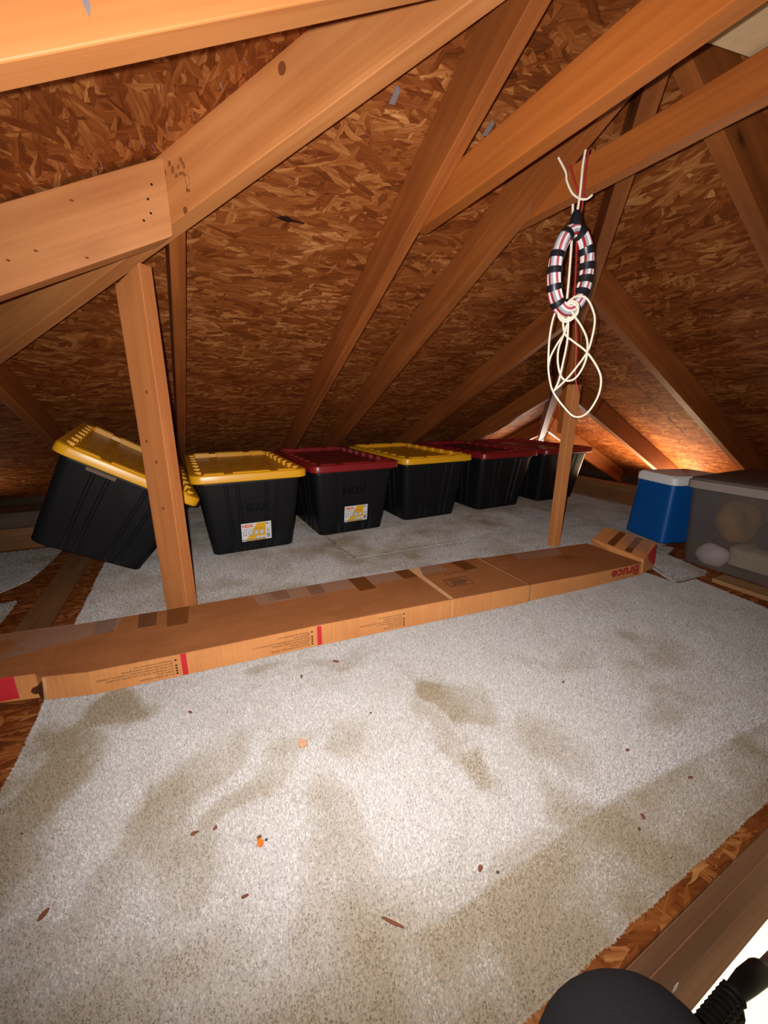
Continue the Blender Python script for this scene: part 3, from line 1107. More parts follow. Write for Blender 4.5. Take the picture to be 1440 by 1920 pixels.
def bin_face(z):
    """front face y at height z (local)"""
    t = .28 * (z / .10) if z < .10 else .28 + (z - .10) / .218 * .65
    return -(BLn + (TPL - BLn) * t) / 2


def face_frame(x, z, off=0.0006):
    d = Vector((0, bin_face(z + .02) - bin_face(z - .02), .04)).normalized()
    n = Vector((0, -d.z, d.y))
    return frame(Vector((x, bin_face(z), z)) + n * off, (1, 0, 0), d, n)


def bin_label(parent, cx, cz):
    m = face_frame(cx, cz)
    W2, H2 = .064, .043
    plate = MB().prism([m @ Vector(q) for q in ((-W2, -H2, 0), (W2, -H2, 0), (W2, H2, 0), (-W2, H2, 0))], m.to_3x3() @ Vector((0, 0, .0004))).build('label', M['label_white'], parent)
    tag(plate, 'white and yellow paper label')
    up = m.to_3x3() @ Vector((0, 0, 1))
    Z = lambda pts, k=.0005: [m @ Vector((x, y, k)) for x, y in pts]
    MB().prism(Z([(-.046, -.034), (-.010, -.034), (.0, -.024), (.040, -.024), (.040, .041), (.005, .041), (-.010, .020), (-.022, -.005)]), up * .0002).build('label_panel', M['label_yellow'], plate)
    MB().prism(Z([(-W2, -.0385), (.040, -.0385), (.040, -.0355), (-W2, -.0355)]), up * .0003).build('label_stripe', M['label_black'], plate)
    MB().prism(Z([(-.045, -.0425), (.040, -.0425), (.040, -.0390), (-.045, -.0390)]), up * .0003).build('label_stripe', M['label_yellow'], plate)
    T = lambda s, x, y, sz, mt, k=1.0, b=0.0: text_mesh('label_text', s, sz, mt, m @ Matrix.Translation((x, y, .0009)), plate, sx=k, bold=b)
    T('HDX', -.060, .024, .0185, M['label_orange'], 1.12, .0010)
    T('Tough Tote  Tote resistente', -.057, .012, .0085, M['label_black'], .86)
    T('27 GAL', -.006, -.033, .0085, M['label_black'])
    T('102 L', .022, -.033, .0070, M['label_black'])
    ic = MB()
    for k in range(4):
        x = -.050 + k * .024
        ic.prism(Z([(x - .008, -.016), (x + .008, -.016), (x + .009, .006), (x - .009, .006)], .0008), up * .0002)
    tag(ic.build('label_icons', M['label_grey'], plate), kind='stuff')
    ib = MB()
    for k in range(4):
        x = -.050 + k * .024
        ib.prism(Z([(x - .005, -.012), (x + .004, -.010), (x + .006, .003), (x - .003, .002)], .0011), up * .0002)
    tag(ib.build('label_icons', M['label_white'], plate), kind='stuff')
    bc = MB()
    x = .044
    while x < .058:
        wd = rng.choice((.0006, .0011, .0016))
        bc.prism(Z([(x, -.036), (x + wd, -.036), (x + wd, -.014), (x, -.014)], .0006), up * .0002)
        x += wd + rng.choice((.0007, .001))
    for k in range(4):
        bc.prism(Z([(.045, -.008 + k * .0045), (.056, -.008 + k * .0045), (.056, -.0065 + k * .0045), (.045, -.0065 + k * .0045)], .0006), up * .0002)
    bc.prism(Z([(.044, .030), (.049, .030), (.049, .038), (.044, .038)], .0006), up * .0002)
    tag(bc.build('label_bars', M['label_black'], plate), kind='stuff')
    text_mesh('label_text', '5 YR', .008, M['label_black'], m @ Matrix.Translation((.050, .030, .0009)), plate, sx=.75)
    return plate


def bin_logo(parent, cx, cz):
    return tag(text_mesh('logo', 'HDX', .052, M['emboss'], face_frame(cx, cz, .0002) @ Matrix.Translation((0, -.018, 0)), parent, .0012, 'CENTER', 1.10, .0022), 'raised black lettering')


def make_bin(loc, rot, color, label, lab=False, logo=True):
    t = empty('storage_bin', loc, rot, label=label, cat='bin', group='black storage bins under the roof slope')
    bin_body(t)
    bin_lid(t, M['yellow_lid'] if color == 'y' else M['red_lid'], M['yellow_panel'] if color == 'y' else M['red_panel'])
    if lab:
        bin_label(t, lab[0], lab[1])
    if logo:
        bin_logo(t, logo[0], logo[1])
    return t


pZ = .0012
make_bin((.207, 2.028, pZ), (0, 0, .026), 'y', 'black bin with yellow lid and raised lettering, upright next to the left post', (.008, .090), (.006, .205))
make_bin((.700, 2.085, pZ), (0, 0, .035), 'r', 'black bin with red lid and a white-yellow label, second upright bin of the row', (.012, .100), (.0, .225))
make_bin((1.215, 2.140, pZ), (0, 0, .03), 'y', 'black bin with yellow lid in the middle of the row, no label', False, False)
make_bin((1.748, 2.145, pZ), (0, 0, .02), 'r', 'black bin with red lid left of the slim pole, beside the middle yellow-lidded bin', False, False)
make_bin((2.282, 2.150, pZ), (0, 0, .0), 'r', 'black bin with red lid at the far right end, half behind the slim pole', False, False)
tb = make_bin((-.402, 1.959, .1045), (.045, .551, .099), 'y', 'tipped black bin with yellow lid leaning at far left behind the post', False, False)
mm = face_frame(-.085, .312)
MB().prism([mm @ Vector(q) for q in ((-.045, -.006, 0), (.045, -.008, 0), (.046, .010, 0), (-.046, .010, 0))], mm.to_3x3() @ Vector((0, 0, .0003))).build('tape', M['tape_clear'], tb)

# ------------------------------------------------------------------ long flooring carton
HB = 0.062
ST = [(-.80, 1.035, 1.235, .010, .070), (-.46, 1.002, 1.205, .006, .068), (-.362, .987, 1.195, .0, .064), (-.348, .972, 1.192, .0, HB), (-.26, .947, 1.186, .0, HB), (-.076, .930, 1.172, .0, HB),
      (.248, .905, 1.150, .0, .064), (.60, .870, 1.120, .0, .066), (.956, .834, 1.094, .0, .066), (.972, .838, 1.093, .0, .062), (1.20, .818, 1.074, .0, .058), (1.528, .803, 1.046, .0, .052)]


def fy(x):
    return float(np.interp(x, [s[0] for s in ST], [s[1] for s in ST]))


def by(x):
    return float(np.interp(x, [s[0] for s in ST], [s[2] for s in ST]))


def tz(x):
    return float(np.interp(x, [s[0] for s in ST], [s[4] for s in ST]))


Z0 = .0015
carton = empty('cardboard_carton', (0.4, 0.98, 0), label='long flat cardboard flooring carton lying across the carpet in front of the bins', cat='box')


def cpart(mb, name, mat, **kw):
    mb.v = [(a - .4, b - .98, c_) for a, b, c_ in mb.v]
    return mb.build(name, mat, carton, **kw)


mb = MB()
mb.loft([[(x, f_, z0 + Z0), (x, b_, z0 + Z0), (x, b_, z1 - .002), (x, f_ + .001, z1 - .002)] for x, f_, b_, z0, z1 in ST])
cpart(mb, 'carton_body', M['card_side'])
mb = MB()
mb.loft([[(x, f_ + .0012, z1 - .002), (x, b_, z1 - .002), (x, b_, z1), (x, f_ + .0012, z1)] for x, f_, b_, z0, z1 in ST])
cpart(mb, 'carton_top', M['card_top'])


def front(x, z, off=.0005):
    d = Vector((.05, fy(x + .025) - fy(x - .025), 0)).normalized()
    n = Vector((d.y, -d.x, 0))
    return Vector((x - .4, fy(x) - .98, z)) + n * off, d, n


def front_quad(mb, x0, x1, z0, z1, off=.0005):
    a, d, n = front(x0, z0, off)
    b, _, _ = front(x1, z0, off)
    mb.prism([a, b, b + Vector((0, 0, z1 - z0)), a + Vector((0, 0, z1 - z0))], n * .0003)


for x0, x1 in ((-.0775, -.0655), (.2515, .2635)):
    mb = MB()
    front_quad(mb, x0, x1, .003, .061)
    mb.build('red_band', M['red_ink'], carton)
mb = MB()
front_quad(mb, -.60, -.399, .010, .067, .0008)
mb.build('red_band', M['red_ink'], carton)
TX = [(-.090, ['Piso de madera enchapada', 'Largos varios', 'Con terminación de fábrica para facilitar el cuidado', 'Se incluyen las instrucciones para la instalación, el cuidado', 'del piso y información sobre la garantía', 'Visítenos en www.bruce.com'], (1, 1, 1, 1, 0, 1)),
      (.236, ['Plancher étuvé de bois Riper véritable', 'Longueurs diverses', "Fini en usine pour faciliter l'entretien", "Mode de pose, mode d'entretien et information sur la", 'garantie fournis', 'Visitez au site www.bruce.com'], (1, 1, 1, 1, 0, 1)),
      (.505, ['Genuine oak flooring', 'Random lengths', 'Factory-finished for easy care', 'Installation instructions, floor care and warranty', 'information enclosed', 'Visit us at www.bruce.com'], (1, 1, 1, 1, 0, 1))]
for x0, lines, bul in TX:
    bm_ = MB()
    for k, s in enumerate(lines):
        z = .0100 + k * .0073
        p, d, n = front(x0 - .006, z + .0036, .0009)
        q, _, _ = front(x0 - .12, z + .0036, .0009)
        dd = (q - p).normalized()
        text_mesh('print_line', s, .0080, M['ink'], frame(p, dd, (0, 0, -1), dd.cross(Vector((0, 0, -1)))), carton, sx=.82)
        if bul[k]:
            front_quad(bm_, x0 - .001, x0 + .0035, z - .0005, z + .0040, .0009)
    tag(bm_.build('bullets', M['ink'], carton), kind='stuff')
p, d, n = front(1.512, .0465, .0009)
q, _, _ = front(1.35, .0465, .0009)
dd = (q - p).normalized()
text_mesh('brand_print', 'Bruce', .053, M['brown_ink_red'], frame(p, dd, (0, 0, -1), dd.cross(Vector((0, 0, -1)))), carton, sx=1.24, bold=.0018)
# torn hole near the left end
mb = MB()
hole = [(-.362, .004), (-.352, .003), (-.346, .022), (-.345, .055), (-.352, .046), (-.362, .034), (-.372, .030), (-.376, .021), (-.371, .014), (-.363, .013)]
mb.prism([front(x, z, .002)[0] for x, z in hole], front(-.36, .02)[2] * .0004)
mb.build('torn_hole', M['hole'], carton)
mb = MB()
mb.prism([front(x, z, .002)[0] for x, z in ((-.345, .058), (-.338, .058), (-.345, .004), (-.352, .004))], front(-.34, .02)[2] * .0008)
mb.build('torn_edge', M['crease'], carton)


def top_poly(name, pts, mat, lift=.0004, th=.0003):
    mb = MB()
    mb.prism([(x - .4, y - .98, tz(x) + lift) for x, y in pts], (0, 0, th))
    return mb.build(name, mat, carton)


for xa, xb, dep in ((-.284, -.236, .074), (-.183, -.138, .080), (.158, .223, .062), (.284, .331, .068), (.430, .488, .098), (.600, .667, .068), (.832, .888, .082)):
    y1, y2 = by(xa) - .0008, by(xb) - .0008
    top_poly('tape', [(xa, y1), (xa + .004, y1 - dep), (xb + .002, y2 - dep), (xb, y2)], M['tape_brown'])
top_poly('tape', [(1.27, .985), (1.275, .945), (1.345, .945), (1.34, .985)], M['tape_brown'])
top_poly('tape', [(-.113, by(-.11) - .001), (-.11, 1.075), (-.06, 1.070), (-.055, by(-.055) - .001)], M['tape_brown'])
top_poly('clear_tape', [(-.78, 1.22), (-.72, 1.09), (-.45, 1.075), (-.23, 1.115), (-.22, by(-.22) - .001), (-.5, by(-.5) - .002)], M['tape_clear'], .0008)
top_poly('clear_tape', [(.12, by(.12) - .001), (.13, 1.085), (.78, 1.045), (.78, by(.78) - .001)], M['tape_clear'], .0008)
top_poly('clear_tape', [(1.12, by(1.12) - .001), (1.10, 1.02), (1.31, .99), (1.35, by(1.35) - .001)], M['tape_clear'], .0008)
top_poly('crease', [(.659, fy(.66) + .002), (.672, fy(.67) + .002), (.676, 1.05), (.700, by(.7) - .002), (.655, by(.655) - .002)], M['crease'], .0006)
top_poly('crease', [(.955, fy(.955) + .003), (.959, fy(.96) + .003), (.955, by(.955) - .002), (.950, by(.95) - .002)], M['crease'], .0006)
for q in ((.6665, .6705, .003, .062), (.9555, .9615, .003, .062), (.6245, .6265, .008, .055)):
    mb = MB()
    front_quad(mb, *q, .0006)
    mb.build('crease', M['crease'], carton)
# printed stamp on top
st = MB()
A_, B_, C_, D_ = (.716, .986), (.803, .982), (.799, .925), (.711, .932)
for (a, b) in ((A_, B_), (B_, C_), (C_, D_), (D_, A_)):
    v = Vector(b) - Vector(a)
    nn = Vector((-v.y, v.x)).normalized() * .0011
    st.prism([(q[0] - .4, q[1] - .98, tz(q[0]) + .0006) for q in (Vector(a) - nn, Vector(b) - nn, Vector(b) + nn, Vector(a) + nn)], (0, 0, .0002))
for (xa, xb, y) in ((.725, .785, .974), (.735, .792, .962), (.728, .788, .954), (.730, .79, .946), (.724, .775, .938)):
    st.prism([(x - .4, yy - .98, tz(x) + .0006) for x, yy in ((xa, y), (xb, y - .004), (xb, y - .0005), (xa, y + .0035))], (0, 0, .0002))
tag(st.build('stamp_print', M['ink'], carton), kind='stuff')
text_mesh('stamp_print', 'Cabreuva 3/4', .020, M['ink'], frame((.845 - .4, 1.018 - .98, .0672), (-1, .09, 0), (-.09, -1, 0), (0, 0, 1)), carton, sx=.9)
# crumpled, folded-up right end
endp = empty('carton_end', (0, 0, 0))
endp.parent = carton
P = lambda x, y, z: Vector((x - .4, y - .98, z))
b0 = [P(1.534, .800, .004), P(1.566, 1.040, .004), P(1.700, 1.060, .004), P(1.640, .815, .004)]
t0 = [P(1.536, .806, .062), P(1.535, 1.030, .078), P(1.665, 1.060, .106), P(1.690, .852, .094)]
MB().loft([b0, t0]).build('end_flap', M['card_side'], endp, None, .004, 2)
k = lambda u, v: (t0[0].lerp(t0[1], v)).lerp(t0[3].lerp(t0[2], v), u) + Vector((0, 0, .0012))
for (va, vb) in ((.24, .36), (.56, .70)):
    MB().prism([k(.05, va), k(.95, va), k(.95, vb), k(.05, vb)], (0, 0, .0003)).build('tape', M['tape_brown'], endp)
MB().prism([k(.3, .02), k(.95, .03), k(.95, .5), k(.3, .52)], (0, 0, .0005)).build('clear_tape', M['tape_clear'], endp)
# red end face
u_ = lambda a, b: (b0[0].lerp(b0[3], a)).lerp(t0[0].lerp(t0[3], a), b)
nf = (t0[3] - t0[0]).cross(b0[0] - t0[0]).normalized()
if nf.y > 0:
    nf = -nf
MB().prism([u_(.42, .30) + nf * .0012, u_(.98, .20) + nf * .0012, u_(.98, .97) + nf * .0012, u_(.35, .97) + nf * .0012], nf * .0004).build('red_print', M['red_ink'], endp)

# ------------------------------------------------------------------ cooler
CA = math.atan2(.296, .089)
cool = empty('cooler', (2.150, 1.035, .0015), (0, 0, CA - math.pi / 2 + math.radians(0)), label='blue cooler with a white lid standing on the carpet at right', cat='cooler')
# local: x along the visible face, y away from the viewer


def crr(w_, l_, z, r=.022):
    return [(x, y + .0, z) for x, y in rrect(w_, l_, r)]


CWB, CLB = .315, .235
MB().loft([crr(CWB - .02, CLB - .02, 0), crr(CWB, CLB, .008), crr(CWB - .016, CLB - .012, .15), crr(CWB - .026, CLB - .020, .283)]).build('body', M['blue'], cool, 40)
MB().loft([crr(CWB - .022, CLB - .016, .283), crr(CWB - .016, CLB - .010, .286), crr(CWB - .018, CLB - .012, .316), crr(CWB - .034, CLB - .03, .326)]).build('lid', M['cooler_white'], cool, 40)
MB().box(-.055, .045, -CLB / 2 + .001, -CLB / 2 + .012, .292, .306).build('lid_latch', M['cooler_white'], cool, None, .002)
MB().loft([[(x, -CLB / 2 + .0135 - (.003 if k else 0) - (.28 - z) / .28 * .010, z) for x, z in ((-.12, .26), (.125, .26), (.125, .252), (.09, .18), (.075, .18), (.07, .245), (-.12, .252))] for k in (0, 1)]).build('handle_mould', M['blue'], cool, None, .001)
MB().box(CWB / 2 - .03, CWB / 2 + .004, -CLB / 2 - .001, -CLB / 2 + .05, .004, .05).build('foot', M['blue'], cool, None, .006)

# ------------------------------------------------------------------ frosted tote
tote = empty('clear_tote', (2.10, .475, 0), label='frosted see-through storage tote right of the blue cooler, cut by the photo edge', cat='tote')


def shell(w0, l0, w1, l1, h, th=.003):
    o = [(x, y, 0) for x, y in rrect(w0, l0, .03)], [(x, y, h) for x, y in rrect(w1, l1, .03)]
    i = [(x, y, h) for x, y in rrect(w1 - 2 * th, l1 - 2 * th, .028)], [(x, y, th) for x, y in rrect(w0 - 2 * th, l0 - 2 * th, .028)]
    return MB().loft([o[0], o[1], i[0], i[1]])


shell(.50, .70, .52, .745, .318).build('body', M['frost'], tote, 40)
RT = lambda w_, l_, z: [(x, y, z) for x, y in rrect(w_, l_, .03)]
MB().loft([RT(.535, .765, .318), RT(.54, .77, .320), RT(.54, .77, .350), RT(.53, .76, .352)], True, True).build('rim', M['frost_rim'], tote, 40)
MB().loft([RT(.53, .76, .3525), RT(.525, .755, .360), RT(.48, .71, .366)], True, True).build('lid', M['frost_lid'], tote, 40)


def blob(name, label, cat, loc, size, mat, seed, amp=.18, sub=3):
    bm = bmesh.new()
    bmesh.ops.create_icosphere(bm, subdivisions=sub, radius=1.0)
    r = random.Random(seed)
    waves = [(Vector((r.uniform(-1, 1), r.uniform(-1, 1), r.uniform(-1, 1))).normalized() * r.uniform(2, 6), r.uniform(0, 6)) for _ in range(9)]
    for v in bm.verts:
        d = sum(math.sin(v.co.dot(a) + b) for a, b in waves) / 9
        v.co *= 1 + amp * d * 2
        v.co = Vector((v.co.x * size[0], v.co.y * size[1], v.co.z * size[2]))
    mz = min(v.co.z for v in bm.verts)
    for v in bm.verts:
        v.co.z = max(v.co.z, mz * .82) - mz * .82
    me = bpy.data.meshes.new(name)
    bm.to_mesh(me)
    bm.free()
    me.polygons.foreach_set('use_smooth', [True] * len(me.polygons))
    me.materials.append(mat)
    o = bpy.data.objects.new(name, me)
    COL.objects.link(o)
    o.location = loc
    return tag(o, label, cat)


mbb = MB().loft([RT(.36, .50, 0), RT(.40, .56, .01), RT(.40, .56, .080), RT(.37, .53, .088)])
mbb.v = [(x + 2.135, y + .43, z + .0045) for x, y, z in mbb.v]
tag(mbb.build('folded_blanket', M['cream'], None, 50), 'cream folded blanket at the bottom of the frosted tote', 'blanket')
blob('paper_bundle', 'rumpled tan paper bundle inside the frosted tote', 'paper', (2.04, .735, .0935), (.080, .068, .080), M['tan_bag'], 3, .32)
blob('cloth_bundle', 'dark navy cloth bundle inside the frosted tote, right of the tan paper', 'cloth', (2.02, .615, .0935), (.06, .042, .062), M['navy'], 5, .1)
blob('plastic_bag', 'crumpled whitish plastic bag low inside the frosted tote', 'bag', (1.893, .735, .0045), (.031, .056, .052), M['lilac'], 8, .12)
blob('cloth_heap', 'dark brown cloth lying on top of the frosted tote lid', 'cloth', (2.20, .50, .3665), (.15, .20, .022), M['dark_cloth'], 12, .25)

# ------------------------------------------------------------------ wire coil
coil = empty('wire_coil', (.92, .79, 1.095), label='hanging coil of red, white and grey wires bound with black tape', cat='wire')
CO = Vector((.92, .79, 1.095))
ctr = Vector((.919, .788, .968))
az_ = Vector((.976, -.22, 0)).normalized()         # in-plane horizontal axis of the ring
nz_ = Vector((.22, .976, 0)).normalized()


def ring_pt(t):
    return ctr + az_ * (.047 * math.cos(t)) + Vector((0, 0, .090 * math.sin(t) - .002 * math.cos(t)))


def ring_frame(t):
    p = ring_pt(t)
    tg = (ring_pt(t + .01) - ring_pt(t - .01)).normalized()
    n1 = tg.cross(nz_).normalized()
    return p, tg, n1, tg.cross(n1)


NS = 14
cols = ['wire_bright', 'wire_red', 'wire_grey', 'wire_bright', 'wire_pink', 'wire_bright', 'wire_grey', 'wire_red', 'wire_bright', 'wire_pink', 'wire_bright', 'wire_grey', 'wire_red', 'wire_bright']
for s in range(NS):
    pts = []
    for i in range(56):
        t = 2 * math.pi * i / 56
        p, tg, n1, n2 = ring_frame(t)
        a = 2 * math.pi * s / NS + .5 * math.sin(t)
        rr = .0128 if s % 3 else .0138
        pts.append(p + n1 * (rr * math.cos(a)) + n2 * (rr * math.sin(a)) - CO)
    MB().tube(pts, .0038, 6, True).build('wire_strand', M[cols[s]], coil, 60)
for deg, span in ((78, 22), (35, 13), (11, 11), (-8, 11), (-30, 12), (120, 10), (160, 9), (182, 9), (207, 10), (235, 11), (-62, 9)):
    t0_ = math.radians(deg)
    pts = [ring_frame(t0_ + math.radians(span) * (k / 6 - .5))[0] - CO for k in range(7)]
    MB().tube(pts, .0186, 18).build('tape_band', M['e_tape'], coil, 60)
# knot of tape at the hanging point
pts = [Vector((.918, .789, 1.068)) - CO, Vector((.916, .789, 1.085)) - CO, Vector((.917, .789, 1.100)) - CO]
MB().tube(pts, .013, 10, rad=[.017, .014, .009]).build('tape_knot', M['e_tape'], coil, 60)


def strand(name, pts, mat, parent, o, r=.0030):
    return MB().tube([q - o for q in spline(pts, 8)], r, 8).build(name, mat, parent, 60)


strand('hanger_wire', [(.92, .788, 1.224), (.918, .789, 1.194), (.919, .788, 1.14), (.918, .789, 1.096), (.916, .792, 1.074)], M['wire_white'], coil, CO)
strand('hanger_wire', [(.926, .784, 1.224), (.925, .785, 1.182), (.926, .783, 1.128), (.924, .784, 1.08)], M['wire_red'], coil, CO, .0022)
strand('hanger_wire', [(.884, .835, 1.222), (.896, .819, 1.189), (.899, .814, 1.168), (.908, .802, 1.141), (.918, .787, 1.126), (.928, .775, 1.122), (.934, .764, 1.128)], M['wire_white'], coil, CO, .0026)
strand('hanger_wire', [(.900, .812, 1.200), (.911, .799, 1.159), (.92, .788, 1.134), (.928, .778, 1.126)], M['wire_red'], coil, CO, .0024)
strand('hanger_wire', [(.911, .799, 1.117), (.914, .795, 1.075), (.916, .792, 1.016), (.918, .79, .956), (.919, .789, .907)], M['wire_white'], coil, CO)
strand('hanger_wire', [(.924, .789, 1.062), (.928, .781, .979), (.932, .776, .905), (.945, .765, .802), (.952, .76, .723), (.957, .75, .675)], M['wire_red'], coil, CO, .0019)
# white cord looped through the coil
cord = empty('white_cord', (.92, .79, .86), label='off-white cord hanging in long loose loops under the wire coil', cat='cord')
CC = Vector((.92, .79, .86))
fw = Vector((-.8, -.6, 0))


def loop(pts, k):
    q = [Vector(p) + fw * (k * .004 + .003 * math.sin(i * 1.3 + k)) for i, p in enumerate(pts)]
    return strand('cord_loop', q, M['wire_white'], cord, CC, .0027)


loop([(.911, .799, .879), (.903, .809, .871), (.9, .814, .82), (.902, .811, .752), (.907, .805, .711), (.915, .794, .676), (.932, .771, .64), (.952, .745, .611), (.969, .722, .62), (.981, .706, .661), (.983, .704, .702), (.975, .714, .735), (.956, .738, .775), (.935, .766, .803), (.923, .783, .82), (.918, .79, .844), (.917, .791, .863)], 0)
loop([(.919, .788, .892), (.924, .781, .902), (.935, .767, .91), (.948, .75, .9), (.958, .736, .87), (.962, .731, .844), (.961, .732, .807), (.957, .737, .775), (.944, .755, .736), (.93, .774, .703), (.915, .794, .676)], 1)
loop([(.926, .775, .874), (.933, .769, .861), (.944, .755, .838), (.954, .742, .808), (.957, .737, .775), (.955, .74, .742), (.946, .752, .712), (.934, .768, .704), (.924, .782, .717), (.917, .791, .751), (.916, .793, .785), (.92, .787, .818), (.924, .781, .849)], 2)
loop([(.924, .781, .862), (.927, .778, .804), (.925, .781, .751), (.922, .785, .703), (.916, .793, .676)], 3)
loop([(.921, .785, .84), (.922, .784, .828), (.912, .797, .799), (.904, .808, .766), (.903, .81, .739)], -1)
kn = [Vector(q) + fw * .012 for q in ((.919, .788, .892), (.926, .779, .898), (.935, .767, .889), (.936, .765, .873), (.929, .775, .859), (.918, .789, .856), (.911, .799, .868), (.911, .799, .878))]
for k in range(2):
    MB().tube([q + fw * (k * .004) + Vector((0, 0, -k * .006)) - CC for q in spline(kn, 6, True)], .0031, 8, True).build('cord_knot', M['wire_white'], cord, 60)
# thin red wire running down the corner
pts = spline([(2.12, 1.78, .70), (2.13, 1.80, .62), (2.16, 1.85, .53), (2.13, 1.87, .44), (2.08, 1.90, .38)], 6)
tag(MB().tube(pts, .0026, 6).build('red_wire', M['wire_red'], None, 60), 'thin red wire dangling onto the last red lid behind the slim pole', 'wire')

# ------------------------------------------------------------------ hatch ladder hardware
hw = empty('ladder_spring_arm', (.60, .09, -.17), label='dark ladder spring and arm on a grey rod at the bottom right corner', cat='hardware')
HO = Vector((.60, .09, -.17))
a, b = Vector((.490, .085, -.150)), Vector((.602, .085, -.155))
axd = (b - a).normalized()
sd = Vector((0, 1, 0))
s2 = axd.cross(sd).normalized()
pts = []
for i in range(11 * 12 + 1):
    t = i / 12 * 2 * math.pi
    pts.append(a + (b - a) * (i / (11 * 12)) + sd * (.0125 * math.cos(t)) + s2 * (.0125 * math.sin(t)) - HO)
MB().tube(pts, .0026, 6).build('spring', M['dark_steel'], hw, 60)
MB().tube([a - HO, b - HO], .0085, 10).build('spring_core', M['dark_steel'], hw, 60)
MB().tube([q - HO for q in (Vector((.596, .085, -.152)), Vector((.64, .085, -.170)), Vector((.70, .085, -.205)), Vector((.728, .085, -.232)), Vector((.735, .085, -.240)))], .03, 12,
          rad=[.011, .014, .015, .014, .007]).build('arm', M['dark_steel'], hw, 60)
MB().tube([Vector((.46, .095, -.165)) - HO, Vector((.665, .095, -.262)) - HO, Vector((.95, .095, -.36)) - HO], .0085, 10).build('rod', M['steel'], hw, 60)
MB().tube([Vector((.640, .092, -.262)) - HO, Vector((.655, .092, -.266)) - HO, Vector((.672, .092, -.272)) - HO], .018, 10, rad=[.013, .020, .013]).build('clamp', M['dark_steel'], hw, 60)
MB().tube([Vector((.728, .085, -.240)) - HO, Vector((.748, .085, -.268)) - HO], .004, 6).build('hook', M['dark_steel'], hw, 60)

# ------------------------------------------------------------------ the person at the hatch (only a bent knee shows)
J = [(.08, -.46, -.02), (.17, -.36, -.02), (.225, -.13, .045), (.262, .052, .100), (.270, .084, .092), (.288, .060, -.02), (.32, .0, -.20), (.345, -.05, -.42), (.352, -.06, -.47),
     (-.02, -.36, -.06), (-.03, -.33, -.46), (-.03, -.34, -.88), (.075, -.47, .12)]
RD = [.125, .105, .090, .090, .086, .070, .058, .046, .044, .10, .072, .046, .125]
E_ = [(0, 1), (1, 2), (2, 3), (3, 4), (4, 5), (5, 6), (6, 7), (7, 8), (0, 9), (9, 10), (10, 11), (0, 12)]
person = empty('person', (0.08, -0.46, -0.02), label='person at the hatch in charcoal trousers, only one bent knee in view', cat='person')
me = bpy.data.meshes.new('trousers')
me.from_pydata([tuple(Vector(q) - Vector(J[0])) for q in J], E_, [])
o = bpy.data.objects.new('trousers', me)
COL.objects.link(o)
o.parent = person
sk = o.modifiers.new('skin', 'SKIN')
for v, r in zip(me.skin_vertices[0].data, RD):
    v.radius = (r, r)
me.skin_vertices[0].data[0].use_root = True
sb = o.modifiers.new('subdiv', 'SUBSURF')
sb.levels = sb.render_levels = 3
sk.use_smooth_shade = True
me.materials.append(M['trousers'])
for (q, d) in (((.352, -.06, -.47), (.10, .12, 0)), ((-.03, -.34, -.88), (.02, .16, 0))):
    q = Vector(q) - Vector(J[0])
    d = Vector(d)
    MB().tube([q + Vector((0, 0, -.045)) - d * .35, q + Vector((0, 0, -.045)), q + Vector((0, 0, -.06)) + d, q + Vector((0, 0, -.065)) + d * 1.5], .04, 12, rad=[.036, .046, .042, .022]).build('shoe', M['shoe'], person, 60)

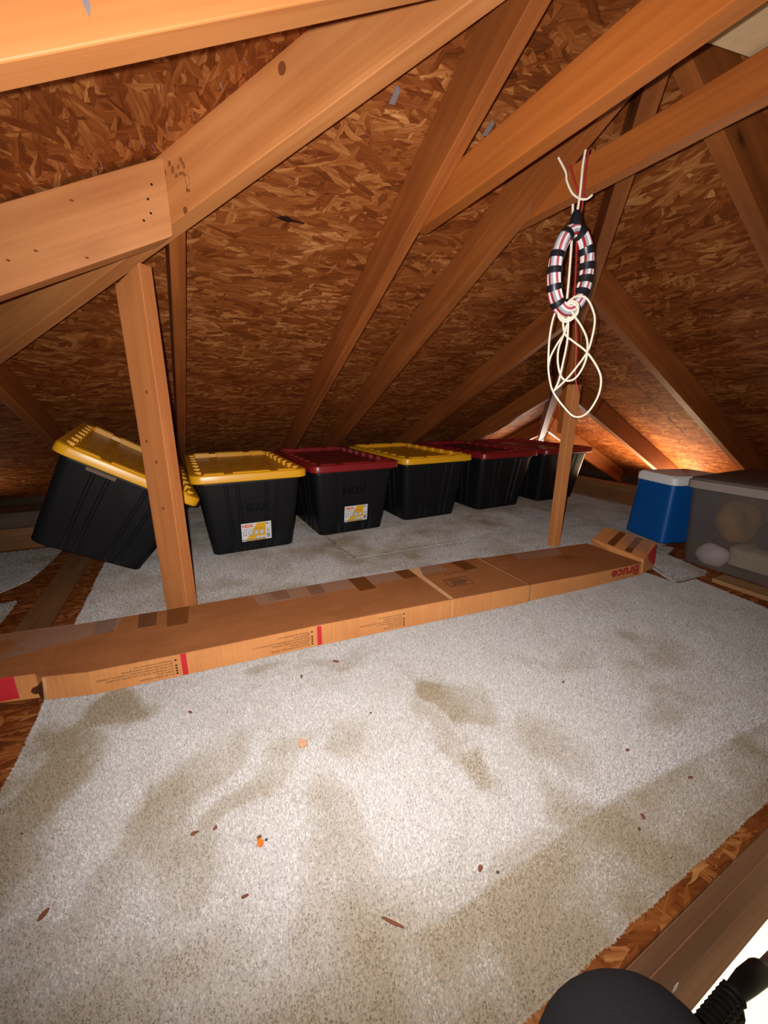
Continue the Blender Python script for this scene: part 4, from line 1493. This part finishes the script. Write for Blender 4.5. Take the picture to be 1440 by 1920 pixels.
# ------------------------------------------------------------------ litter on the carpet
def chip(name, label, cat, x, y, sz, mat, rot, z=.0085, h=.0025, grp=None):
    n = rng.randint(5, 7)
    pts = []
    for i in range(n):
        t = 2 * math.pi * i / n + rng.uniform(-.25, .25)
        k = rng.uniform(.75, 1.15)
        q = Vector((sz[0] * math.cos(t) * k, sz[1] * math.sin(t) * k, rng.uniform(-.0006, .0006)))
        pts.append(q)
    o = MB().prism(pts, (0, 0, h)).build(name, mat, None, None, .0005, 1)
    o.location = (x, y, z - .0045)
    o.rotation_euler = (rng.uniform(-.15, .15), rng.uniform(-.15, .15), rot)
    return tag(o, label, cat, grp)


chip('wood_chip', 'pale wood chip on the carpet left of centre', 'chip', .131, .607, (.010, .012), M['chip_wood'], .3, h=.004)
chip('plastic_chip', 'bright orange plastic scrap on the carpet, lower left of centre', 'scrap', .027, .462, (.0055, .0065), M['chip_orange'], .4, h=.003)
G = 'dark crumbs and bits of bark on the carpet'
for k, (x, y, a, b, r_, lb) in enumerate((
        (.027, .471, .0045, .003, 0, 'brown crumb just behind the orange plastic scrap'), (.036, .462, .002, .002, 0, 'tiny black crumb right beside the orange plastic scrap'),
        (-.237, .497, .007, .003, .9, 'red-brown bark bit at the lower left of the carpet'), (.162, .292, .016, .002, 2.3, 'long thin bark splinter at the bottom middle of the carpet'),
        (-.002, .403, .0055, .002, 0, 'dark bark bit below the orange plastic scrap'), (-.061, .52, .006, .0025, 0, 'thin bark bit at the left end of the small brown stain'),
        (-.032, .514, .005, .0025, .6, 'thin bark bit at the right end of the small brown stain'), (.272, .815, .009, .0035, -.6, 'dark leaf bit near the carton, right of its second red band'),
        (.178, .797, .006, .003, 1.2, 'brown leaf bit near the carton, below its second red band'), (-.064, .79, .006, .003, -.7, 'dark bark bit near the carton, below its first red band'),
        (.302, .290, .005, .0035, .6, 'brown crumb on the edge of the beige line'), (.321, .275, .0025, .002, 0, 'tiny black crumb just below the beige line'),
        (.585, .232, .0055, .003, 1.1, 'brown crumb beside the round beige stain near the hatch'), (.560, .223, .0022, .002, 0, 'tiny black crumb left of the round beige stain'),
        (.730, .236, .007, .002, -.2, 'thin dark splinter near the right end of the hatch edge'), (.685, .321, .004, .003, 0, 'brown crumb on the white area at right'),
        (.733, .507, .004, .003, .5, 'brown crumb on the carpet below the carton crease'), (.281, .62, .003, .0025, 0, 'small dark crumb right of the pale wood chip'))):
    chip('crumb', lb, 'crumb', x, y, (a, b), M['chip_brown'] if 'black' not in lb else M['label_black'], r_, grp=G)
